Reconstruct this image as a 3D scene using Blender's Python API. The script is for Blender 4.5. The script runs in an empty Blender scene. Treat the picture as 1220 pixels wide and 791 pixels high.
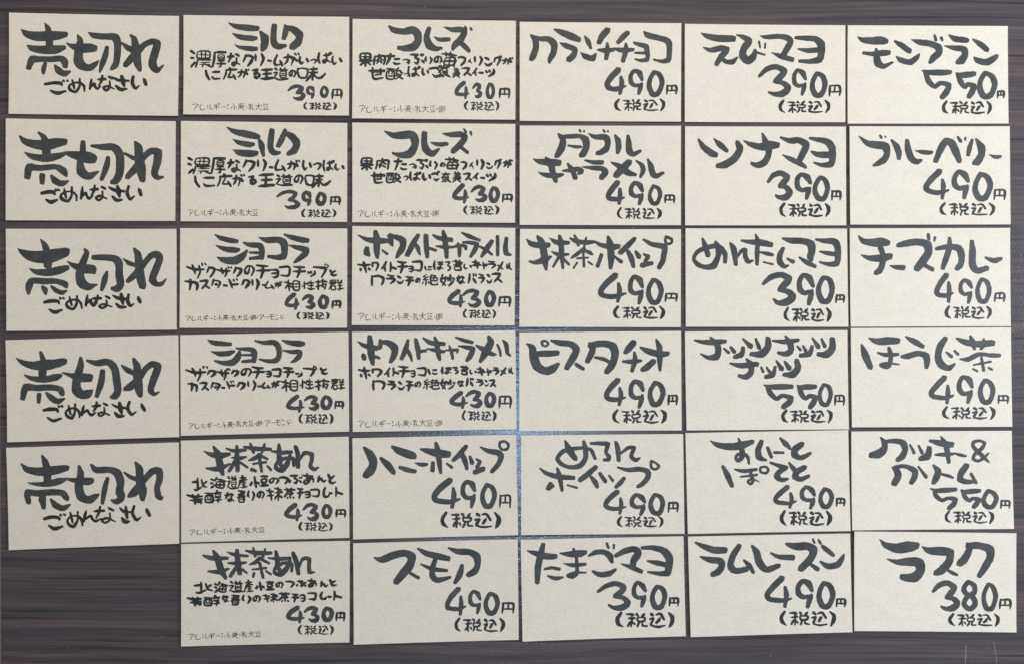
import bpy, math, random
import numpy as np
from mathutils import Vector, Matrix

random.seed(7)
rng = np.random.default_rng(11)
scene = bpy.context.scene
COL = scene.collection

# ------------------------------------------------------------------ camera, world, lamps, exposure
K = 0.00046                       # metres per photograph pixel on the table
def W(px, py):
    return ((px - 610.0) * K, (395.5 - py) * K)

cam_d = bpy.data.cameras.new('camera')
cam = bpy.data.objects.new('camera', cam_d)
COL.objects.link(cam)
cam_d.sensor_width = 36.0
cam_d.lens = 28.0
cam.location = (0, 0, 1220 * K * 28.0 / 36.0)
cam_d.clip_start = 0.01
cam_d.clip_end = 20
scene.camera = cam

world = bpy.data.worlds.new('World')
scene.world = world
world.use_nodes = True
bg = world.node_tree.nodes['Background']
bg.inputs['Color'].default_value = (1.0, 0.66, 0.42, 1)
bg.inputs['Strength'].default_value = 0.12

def area(name, loc, target, sx, sy, power, color):
    d = bpy.data.lights.new(name, 'AREA')
    d.shape = 'RECTANGLE'
    d.size = sx
    d.size_y = sy
    d.energy = power
    d.color = color
    o = bpy.data.objects.new(name, d)
    COL.objects.link(o)
    o.location = loc
    v = Vector(target) - Vector(loc)
    o.rotation_euler = v.to_track_quat('-Z', 'Y').to_euler()
    return o

area('window_light', (1.08, 0.05, 0.49), (0.20, 0.0, 0), 0.36, 0.50, 14.3, (0.87, 0.965, 1.11))
area('ceiling_lamp', (0.03, -0.34, 2.3), (0, 0, 0), 0.13, 0.36, 11.0, (0.42, 0.67, 1.0))
area('room_lamp', (0.0, 1.0, 0.80), (-0.1, 0.1, 0), 0.6, 0.35, 9.3, (1.0, 0.92, 0.76))

vs = scene.view_settings
scene.display_settings.display_device = 'sRGB'
vs.view_transform = 'Standard'
vs.look = 'None'
vs.gamma = 1.0
vs.use_curve_mapping = False
vs.exposure = 0.0

# ------------------------------------------------------------------ materials
def new_mat(name):
    m = bpy.data.materials.new(name)
    m.use_nodes = True
    nt = m.node_tree
    return m, nt, nt.nodes['Principled BSDF']

def N(nt, kind, **kw):
    n = nt.nodes.new(kind)
    for k, v in kw.items():
        if k in n.inputs:
            n.inputs[k].default_value = v
        else:
            setattr(n, k, v)
    return n

def ramp(nt, stops):
    n = nt.nodes.new('ShaderNodeValToRGB')
    e = n.color_ramp.elements
    while len(e) < len(stops):
        e.new(0.5)
    for el, (p, c) in zip(e, stops):
        el.position = p
        el.color = (c[0], c[1], c[2], 1)
    return n

def mixc(nt, mode='MIX', fac=None):
    n = nt.nodes.new('ShaderNodeMix')
    n.data_type = 'RGBA'
    n.blend_type = mode
    if fac is not None:
        n.inputs[0].default_value = fac
    return n          # inputs 6,7 ; output 2

def wood_material():
    m, nt, b = new_mat('dark_wood_laminate')
    L = nt.links.new
    tc = N(nt, 'ShaderNodeTexCoord')
    # slow waver so the grain lines drift
    mp0 = N(nt, 'ShaderNodeMapping'); mp0.inputs['Scale'].default_value = (5, 9, 1)
    L(tc.outputs['Object'], mp0.inputs[0])
    nz0 = N(nt, 'ShaderNodeTexNoise', Scale=1.0, Detail=2.0)
    L(mp0.outputs[0], nz0.inputs['Vector'])
    sub = N(nt, 'ShaderNodeVectorMath', operation='SUBTRACT'); sub.inputs[1].default_value = (0.5, 0.5, 0.5)
    L(nz0.outputs['Color'], sub.inputs[0])
    mul = N(nt, 'ShaderNodeVectorMath', operation='MULTIPLY'); mul.inputs[1].default_value = (0.0, 0.011, 0.0)
    L(sub.outputs[0], mul.inputs[0])
    add = N(nt, 'ShaderNodeVectorMath', operation='ADD')
    L(tc.outputs['Object'], add.inputs[0]); L(mul.outputs[0], add.inputs[1])
    def band(sx, sy, detail, off):
        mp = N(nt, 'ShaderNodeMapping')
        mp.inputs['Scale'].default_value = (sx, sy, 1)
        mp.inputs['Location'].default_value = (off, off * 1.7, 0)
        L(add.outputs[0], mp.inputs[0])
        nz = N(nt, 'ShaderNodeTexNoise', Scale=1.0, Detail=detail, Roughness=0.6)
        L(mp.outputs[0], nz.inputs['Vector'])
        return nz
    broad = band(5.0, 150, 3.0, 3.1)
    r1 = ramp(nt, [(0.32, (0.070, 0.069, 0.077)), (0.50, (0.090, 0.079, 0.085)), (0.68, (0.138, 0.104, 0.102))])
    L(broad.outputs['Fac'], r1.inputs[0])
    fine = band(14, 620, 4.0, 9.3)
    r2 = ramp(nt, [(0.32, (0.66, 0.66, 0.70)), (0.55, (1.0, 1.0, 1.0)), (0.75, (1.16, 1.12, 1.12))])
    L(fine.outputs['Fac'], r2.inputs[0])
    m1 = mixc(nt, 'MULTIPLY', 0.9)
    L(r1.outputs[0], m1.inputs[6]); L(r2.outputs[0], m1.inputs[7])
    line = band(5.0, 330, 2.0, 21.7)
    r3 = ramp(nt, [(0.33, (0.50, 0.50, 0.54)), (0.41, (1, 1, 1)), (1.0, (1, 1, 1))])
    L(line.outputs['Fac'], r3.inputs[0])
    m2 = mixc(nt, 'MULTIPLY', 0.9)
    L(m1.outputs[2], m2.inputs[6]); L(r3.outputs[0], m2.inputs[7])
    # dust specks
    sp = N(nt, 'ShaderNodeTexVoronoi', Scale=42.0)
    L(tc.outputs['Object'], sp.inputs['Vector'])
    r4 = ramp(nt, [(0.010, (1, 1, 1)), (0.022, (0, 0, 0)), (1, (0, 0, 0))])
    L(sp.outputs['Distance'], r4.inputs[0])
    gate = N(nt, 'ShaderNodeMath', operation='GREATER_THAN'); gate.inputs[1].default_value = 0.80
    sepc = N(nt, 'ShaderNodeSeparateColor'); L(sp.outputs['Color'], sepc.inputs[0])
    L(sepc.outputs[0], gate.inputs[0])
    mg = N(nt, 'ShaderNodeMath', operation='MULTIPLY')
    L(r4.outputs[0], mg.inputs[0]); L(gate.outputs[0], mg.inputs[1])
    m3 = mixc(nt)
    L(mg.outputs[0], m3.inputs[0]); L(m2.outputs[2], m3.inputs[6]); m3.inputs[7].default_value = (0.33, 0.31, 0.30, 1)
    sp2 = N(nt, 'ShaderNodeTexVoronoi', Scale=210.0)
    L(tc.outputs['Object'], sp2.inputs['Vector'])
    r5 = ramp(nt, [(0.04, (0.55, 0.55, 0.55)), (0.10, (0, 0, 0)), (1, (0, 0, 0))])
    L(sp2.outputs['Distance'], r5.inputs[0])
    dirt = N(nt, 'ShaderNodeTexNoise', Scale=14.0, Detail=3.0)
    L(tc.outputs['Object'], dirt.inputs['Vector'])
    sep2 = N(nt, 'ShaderNodeSeparateColor'); L(sp2.outputs['Color'], sep2.inputs[0])
    s2 = N(nt, 'ShaderNodeMath', operation='MULTIPLY'); L(sep2.outputs[0], s2.inputs[0]); L(dirt.outputs['Fac'], s2.inputs[1])
    g2 = N(nt, 'ShaderNodeMath', operation='GREATER_THAN'); g2.inputs[1].default_value = 0.46; L(s2.outputs[0], g2.inputs[0])
    m5 = N(nt, 'ShaderNodeMath', operation='MULTIPLY'); L(g2.outputs[0], m5.inputs[0]); L(r5.outputs[0], m5.inputs[1])
    m4 = mixc(nt)
    L(m5.outputs[0], m4.inputs[0]); L(m3.outputs[2], m4.inputs[6]); m4.inputs[7].default_value = (0.30, 0.29, 0.29, 1)
    L(m4.outputs[2], b.inputs['Base Color'])
    b.inputs['Roughness'].default_value = 0.20
    b.inputs['Specular IOR Level'].default_value = 0.5
    gr = N(nt, 'ShaderNodeTexNoise', Scale=950.0, Detail=2.0)
    L(tc.outputs['Object'], gr.inputs['Vector'])
    bp = N(nt, 'ShaderNodeBump', Strength=0.5, Distance=0.00017)
    L(gr.outputs['Fac'], bp.inputs['Height'])
    bp2 = N(nt, 'ShaderNodeBump', Strength=0.5, Distance=0.0003)
    L(line.outputs['Fac'], bp2.inputs['Height']); L(bp.outputs[0], bp2.inputs['Normal'])
    L(bp2.outputs[0], b.inputs['Normal'])
    return m

def paper_material(name, tint=(0.765, 0.705, 0.605)):
    m, nt, b = new_mat(name)
    L = nt.links.new
    tc = N(nt, 'ShaderNodeTexCoord')
    info = N(nt, 'ShaderNodeObjectInfo')
    off = N(nt, 'ShaderNodeVectorMath', operation='ADD')
    sc = N(nt, 'ShaderNodeVectorMath', operation='SCALE')
    comb = N(nt, 'ShaderNodeCombineXYZ')
    L(info.outputs['Random'], comb.inputs[0]); L(info.outputs['Random'], comb.inputs[1]); comb.inputs[2].default_value = 0.3
    L(comb.outputs[0], sc.inputs[0]); sc.inputs['Scale'].default_value = 7.0
    L(tc.outputs['Object'], off.inputs[0]); L(sc.outputs[0], off.inputs[1])
    def nz(sx, sy, det, rough=0.6):
        mp = N(nt, 'ShaderNodeMapping'); mp.inputs['Scale'].default_value = (sx, sy, 60)
        L(off.outputs[0], mp.inputs[0])
        n = N(nt, 'ShaderNodeTexNoise', Scale=1.0, Detail=det, Roughness=rough)
        L(mp.outputs[0], n.inputs['Vector'])
        return n
    cloud = nz(110, 150, 4.0)
    fib = nz(520, 900, 3.0)
    fleck = nz(420, 700, 2.0, 0.5)
    t = tint
    r1 = ramp(nt, [(0.3, (t[0]*0.965, t[1]*0.96, t[2]*0.945)), (0.7, (t[0]*1.03, t[1]*1.03, t[2]*1.03))])
    L(cloud.outputs['Fac'], r1.inputs[0])
    r2 = ramp(nt, [(0.28, (0.88, 0.87, 0.86)), (0.5, (1, 1, 1)), (0.75, (1.05, 1.05, 1.06))])
    L(fib.outputs['Fac'], r2.inputs[0])
    m1 = mixc(nt, 'MULTIPLY', 0.75)
    L(r1.outputs[0], m1.inputs[6]); L(r2.outputs[0], m1.inputs[7])
    r3 = ramp(nt, [(0.0, (0.72, 0.66, 0.58)), (0.24, (0.88, 0.85, 0.80)), (0.30, (1, 1, 1))])
    L(fleck.outputs['Fac'], r3.inputs[0])
    m2 = mixc(nt, 'MULTIPLY', 0.8)
    L(m1.outputs[2], m2.inputs[6]); L(r3.outputs[0], m2.inputs[7])
    L(m2.outputs[2], b.inputs['Base Color'])
    b.inputs['Roughness'].default_value = 0.85
    b.inputs['Specular IOR Level'].default_value = 0.25
    relief = nz(420, 700, 4.0, 0.65)
    bp = N(nt, 'ShaderNodeBump', Strength=0.5, Distance=0.00022)
    L(relief.outputs['Fac'], bp.inputs['Height'])
    L(bp.outputs[0], b.inputs['Normal'])
    return m

def ink_material(name, c0, c1, rough=0.5, spec=0.32):
    m, nt, b = new_mat(name)
    L = nt.links.new
    tc = N(nt, 'ShaderNodeTexCoord')
    mp = N(nt, 'ShaderNodeMapping'); mp.inputs['Scale'].default_value = (140, 170, 1)
    L(tc.outputs['Object'], mp.inputs[0])
    n = N(nt, 'ShaderNodeTexNoise', Scale=1.0, Detail=4.0, Roughness=0.6)
    L(mp.outputs[0], n.inputs['Vector'])
    r = ramp(nt, [(0.32, c0), (0.72, c1)])
    L(n.outputs['Fac'], r.inputs[0])
    L(r.outputs[0], b.inputs['Base Color'])
    b.inputs['Roughness'].default_value = rough
    b.inputs['Specular IOR Level'].default_value = spec
    return m

M_WOOD = wood_material()
M_PAPER = paper_material('rough_tan_card')
M_INK = ink_material('black_marker_ink', (0.040, 0.045, 0.044), (0.082, 0.088, 0.088))
M_INK_S = ink_material('black_brush_pen_ink', (0.022, 0.027, 0.026), (0.042, 0.048, 0.047))
M_PEN = ink_material('thin_grey_pen_ink', (0.055, 0.052, 0.048), (0.09, 0.085, 0.08))
M_SCR = ink_material('pale_scratched_laminate', (0.16, 0.13, 0.13), (0.32, 0.28, 0.27), 0.6, 0.3)

# ------------------------------------------------------------------ table
def table():
    nx, ny = 8, 6
    x1, y0, y1 = 0.60, -0.42, 0.42
    xa, xb = W(3.4, 0)[0], W(-3.8, 0)[0]          # the left edge of the top just enters the frame
    th = 0.025
    vts = [(xa, y0, 0), (x1, y0, 0), (x1, y1, 0), (xb, y1, 0), (xa, y0, -th), (x1, y0, -th), (x1, y1, -th), (xb, y1, -th)]
    fcs = [(0, 1, 2, 3), (7, 6, 5, 4), (0, 4, 5, 1), (1, 5, 6, 2), (2, 6, 7, 3), (3, 7, 4, 0)]
    me = bpy.data.meshes.new('tabletop')
    me.from_pydata(vts, [], fcs)
    me.materials.append(M_WOOD)
    o = bpy.data.objects.new('tabletop', me)
    COL.objects.link(o)
    o['kind'] = 'structure'
    o['label'] = 'dark brown wood grain laminate table top under the cards'
    return o
TABLE = table()
def floor():
    m, nt, bs = new_mat('beige_floor')
    n = N(nt, 'ShaderNodeTexNoise', Scale=9.0, Detail=4.0)
    r = ramp(nt, [(0.3, (0.40, 0.36, 0.31)), (0.7, (0.52, 0.47, 0.41))])
    nt.links.new(n.outputs['Fac'], r.inputs[0]); nt.links.new(r.outputs[0], bs.inputs['Base Color'])
    bs.inputs['Roughness'].default_value = 0.6
    me = bpy.data.meshes.new('floor')
    me.from_pydata([(-3, -3, -0.7), (3, -3, -0.7), (3, 3, -0.7), (-3, 3, -0.7)], [], [(0, 1, 2, 3)])
    me.materials.append(m)
    o = bpy.data.objects.new('floor', me)
    COL.objects.link(o)
    o['kind'] = 'structure'
floor()

# ------------------------------------------------------------------ brush lettering: strokes -> distance field -> flat mesh
S5 = 1219.0 / 205.0

def parse(s):
    out = []
    for st in s.replace('\n', ' ').split('|'):
        st = st.strip()
        if not st:
            continue
        pts, w = [], 1.0
        for p in st.split():
            v = p.split(',')
            if len(v) > 2:
                w = float(v[2])
            pts.append((float(v[0]), float(v[1]), w))
        out.append(pts)
    return out

def spline(pts):
    P = np.array(pts, float)
    if len(P) == 1:
        P = np.vstack([P, P + [[0.5, 0.5, 0]]])
    closed = len(P) > 3 and abs(P[0, :2] - P[-1, :2]).sum() < 3
    if closed:
        ext = np.vstack([P[-2], P, P[1]])
    else:
        ext = np.vstack([2 * P[0] - P[1], P, 2 * P[-1] - P[-2]])
    res = []
    for i in range(1, len(ext) - 2):
        p0, p1, p2, p3 = ext[i-1], ext[i], ext[i+1], ext[i+2]
        L = np.hypot(*(p2 - p1)[:2])
        n = max(2, int(L / max(0.9, 0.11 * min(p1[2], p2[2]) + 0.6)))
        t = np.linspace(0, 1, n, endpoint=False)[:, None]
        a = 0.42
        m1 = (p2 - p0) * a
        m2 = (p3 - p1) * a
        # limit tangents to the segment length
        for m in (m1, m2):
            l = np.hypot(m[0], m[1])
            if l > L > 0:
                m *= L / l
        t2, t3 = t * t, t * t * t
        c = (2*t3 - 3*t2 + 1) * p1 + (t3 - 2*t2 + t) * m1 + (-2*t3 + 3*t2) * p2 + (t3 - t2) * m2
        c[:, 2] = np.clip(c[:, 2], min(p1[2], p2[2]), max(p1[2], p2[2]))
        res.append(c)
    res.append(P[-1:])
    R = np.vstack(res)
    return R, closed

TITLE_GAIN = 1.04
def discs_of(strokes):
    """strokes: polylines (x, y, width) in target pixels -> discs (x, y, r)"""
    D = []
    for st in strokes:
        R, closed = spline(st)
        r = np.maximum(R[:, 2] * 0.5, 0.20)
        D.append(np.column_stack([R[:, 0], R[:, 1], r]))
        if not closed:                       # blunt brush ends
            for end, nb in ((0, min(2, len(R)-1)), (-1, -min(3, len(R)))):
                p = R[end]; q = R[nb]
                d = p[:2] - q[:2]
                l = np.hypot(*d)
                if l < 1e-6:
                    continue
                d /= l
                n = np.array([-d[1], d[0]])
                rr = p[2] * 0.5
                if rr < 99:
                    continue
                for s in (-1, 1):
                    c = p[:2] + n * s * rr * 0.60 + d * rr * 0.36
                    D.append(np.array([[c[0], c[1], rr * 0.37]]))
    return np.vstack(D)

def vnoise(X, Y, sc, seed):
    g = np.random.default_rng(seed).random((64, 64))
    x = X / sc; y = Y / sc
    xi = np.floor(x).astype(int); yi = np.floor(y).astype(int)
    fx = x - xi; fy = y - yi
    fx = fx*fx*(3-2*fx); fy = fy*fy*(3-2*fy)
    a = g[yi % 64, xi % 64]; b = g[yi % 64, (xi+1) % 64]
    c = g[(yi+1) % 64, xi % 64]; d = g[(yi+1) % 64, (xi+1) % 64]
    return (a*(1-fx)+b*fx)*(1-fy) + (c*(1-fx)+d*fx)*fy - 0.5

NC, NS = math.cos(math.radians(14)), math.sin(math.radians(14))
CASES = {   # polygons over nodes 0..3 corners (bl,br,tr,tl in grid order), 4 bottom,5 right,6 top,7 left
    1: [0, 4, 7], 2: [4, 1, 5], 3: [0, 1, 5, 7], 4: [5, 2, 6], 5: [0, 4, 5, 2, 6, 7], 6: [4, 1, 2, 6],
    7: [0, 1, 2, 6, 7], 8: [6, 3, 7], 9: [0, 4, 6, 3], 10: [4, 1, 5, 6, 3, 7], 11: [0, 1, 5, 6, 3],
    12: [5, 2, 3, 7], 13: [0, 4, 5, 2, 3], 14: [4, 1, 2, 3, 7],
}

def ink_polys(strokes, h, seed, rough=0.16):
    D = discs_of(strokes)
    x0 = (D[:, 0] - D[:, 2]).min() - 3*h; x1 = (D[:, 0] + D[:, 2]).max() + 3*h
    y0 = (D[:, 1] - D[:, 2]).min() - 3*h; y1 = (D[:, 1] + D[:, 2]).max() + 3*h
    nx = int((x1 - x0) / h) + 2; ny = int((y1 - y0) / h) + 2
    F = np.full((ny, nx), 3.0 * h)
    gx = x0 + np.arange(nx) * h; gy = y0 + np.arange(ny) * h
    for cx, cy, r in D:
        k = r + 2.2 * h
        i0 = max(0, int((cx - k - x0) / h)); i1 = min(nx, int((cx + k - x0) / h) + 2)
        j0 = max(0, int((cy - k - y0) / h)); j1 = min(ny, int((cy + k - y0) / h) + 2)
        dx = gx[i0:i1][None, :] - cx; dy = gy[j0:j1][:, None] - cy
        # a chisel nib: half round, half a slightly turned square
        d = 0.45 * np.sqrt(dx*dx + dy*dy) + 0.60 * np.maximum(np.abs(dx*NC + dy*NS), np.abs(dy*NC - dx*NS)) - r
        np.minimum(F[j0:j1, i0:i1], d, out=F[j0:j1, i0:i1])
    X, Y = np.meshgrid(gx, gy)
    F = F + rough * (vnoise(X, Y, 1.6, seed) + 0.9 * vnoise(X, Y, 4.5, seed + 1))
    F[0, :] = F[-1, :] = 3*h; F[:, 0] = F[:, -1] = 3*h
    ins = F < 0
    code = (ins[:-1, :-1] * 1 + ins[:-1, 1:] * 2 + ins[1:, 1:] * 4 + ins[1:, :-1] * 8)
    NN = nx * ny
    def key_xy(keys):
        out = np.empty((len(keys), 2))
        typ = keys // NN; idx = keys % NN
        j = idx // nx; i = idx % nx
        m = typ == 0
        out[m, 0] = gx[i[m]]; out[m, 1] = gy[j[m]]
        m = typ == 1       # horizontal edge (i,j)-(i+1,j)
        a = F[j[m], i[m]]; b = F[j[m], i[m]+1]
        t = np.clip(a / (a - b), 0.02, 0.98)
        out[m, 0] = gx[i[m]] + t*h; out[m, 1] = gy[j[m]]
        m = typ == 2
        a = F[j[m], i[m]]; b = F[j[m]+1, i[m]]
        t = np.clip(a / (a - b), 0.02, 0.98)
        out[m, 0] = gx[i[m]]; out[m, 1] = gy[j[m]] + t*h
        return out
    polys = []
    def node(j, i, n):
        if n == 0: return j*nx + i
        if n == 1: return j*nx + i+1
        if n == 2: return (j+1)*nx + i+1
        if n == 3: return (j+1)*nx + i
        if n == 4: return NN + j*nx + i
        if n == 5: return 2*NN + j*nx + i+1
        if n == 6: return NN + (j+1)*nx + i
        return 2*NN + j*nx + i
    for c, nodes in CASES.items():
        j, i = np.nonzero(code == c)
        if len(j):
            polys.append(np.column_stack([node(j, i, n) for n in nodes]))
    # full cells merged into runs
    full = (code == 15)
    pad = np.zeros((full.shape[0], 1), bool)
    dd = np.diff(np.hstack([pad, full, pad]).astype(int), axis=1)
    js, st = np.nonzero(dd == 1); je, en = np.nonzero(dd == -1)
    if len(js):
        polys.append(np.column_stack([js*nx + st, js*nx + en, (js+1)*nx + en, (js+1)*nx + st]))
    keys = np.unique(np.concatenate([p.ravel() for p in polys]))
    xy = key_xy(keys)
    faces = [np.searchsorted(keys, p) for p in polys]
    return xy, faces

def mesh_from(name, V, faces, mat):
    me = bpy.data.meshes.new(name)
    sizes = np.concatenate([np.full(len(f), f.shape[1]) for f in faces]).astype(np.int32)
    loops = np.concatenate([f[:, ::-1].ravel() for f in faces]).astype(np.int32)
    starts = np.concatenate([[0], np.cumsum(sizes)[:-1]]).astype(np.int32)
    me.vertices.add(len(V)); me.vertices.foreach_set('co', np.asarray(V, np.float32).ravel())
    me.loops.add(len(loops)); me.loops.foreach_set('vertex_index', loops)
    me.polygons.add(len(sizes)); me.polygons.foreach_set('loop_start', starts); me.polygons.foreach_set('loop_total', sizes)
    me.materials.append(mat)
    me.update(calc_edges=True)
    me.validate()
    return me

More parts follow.
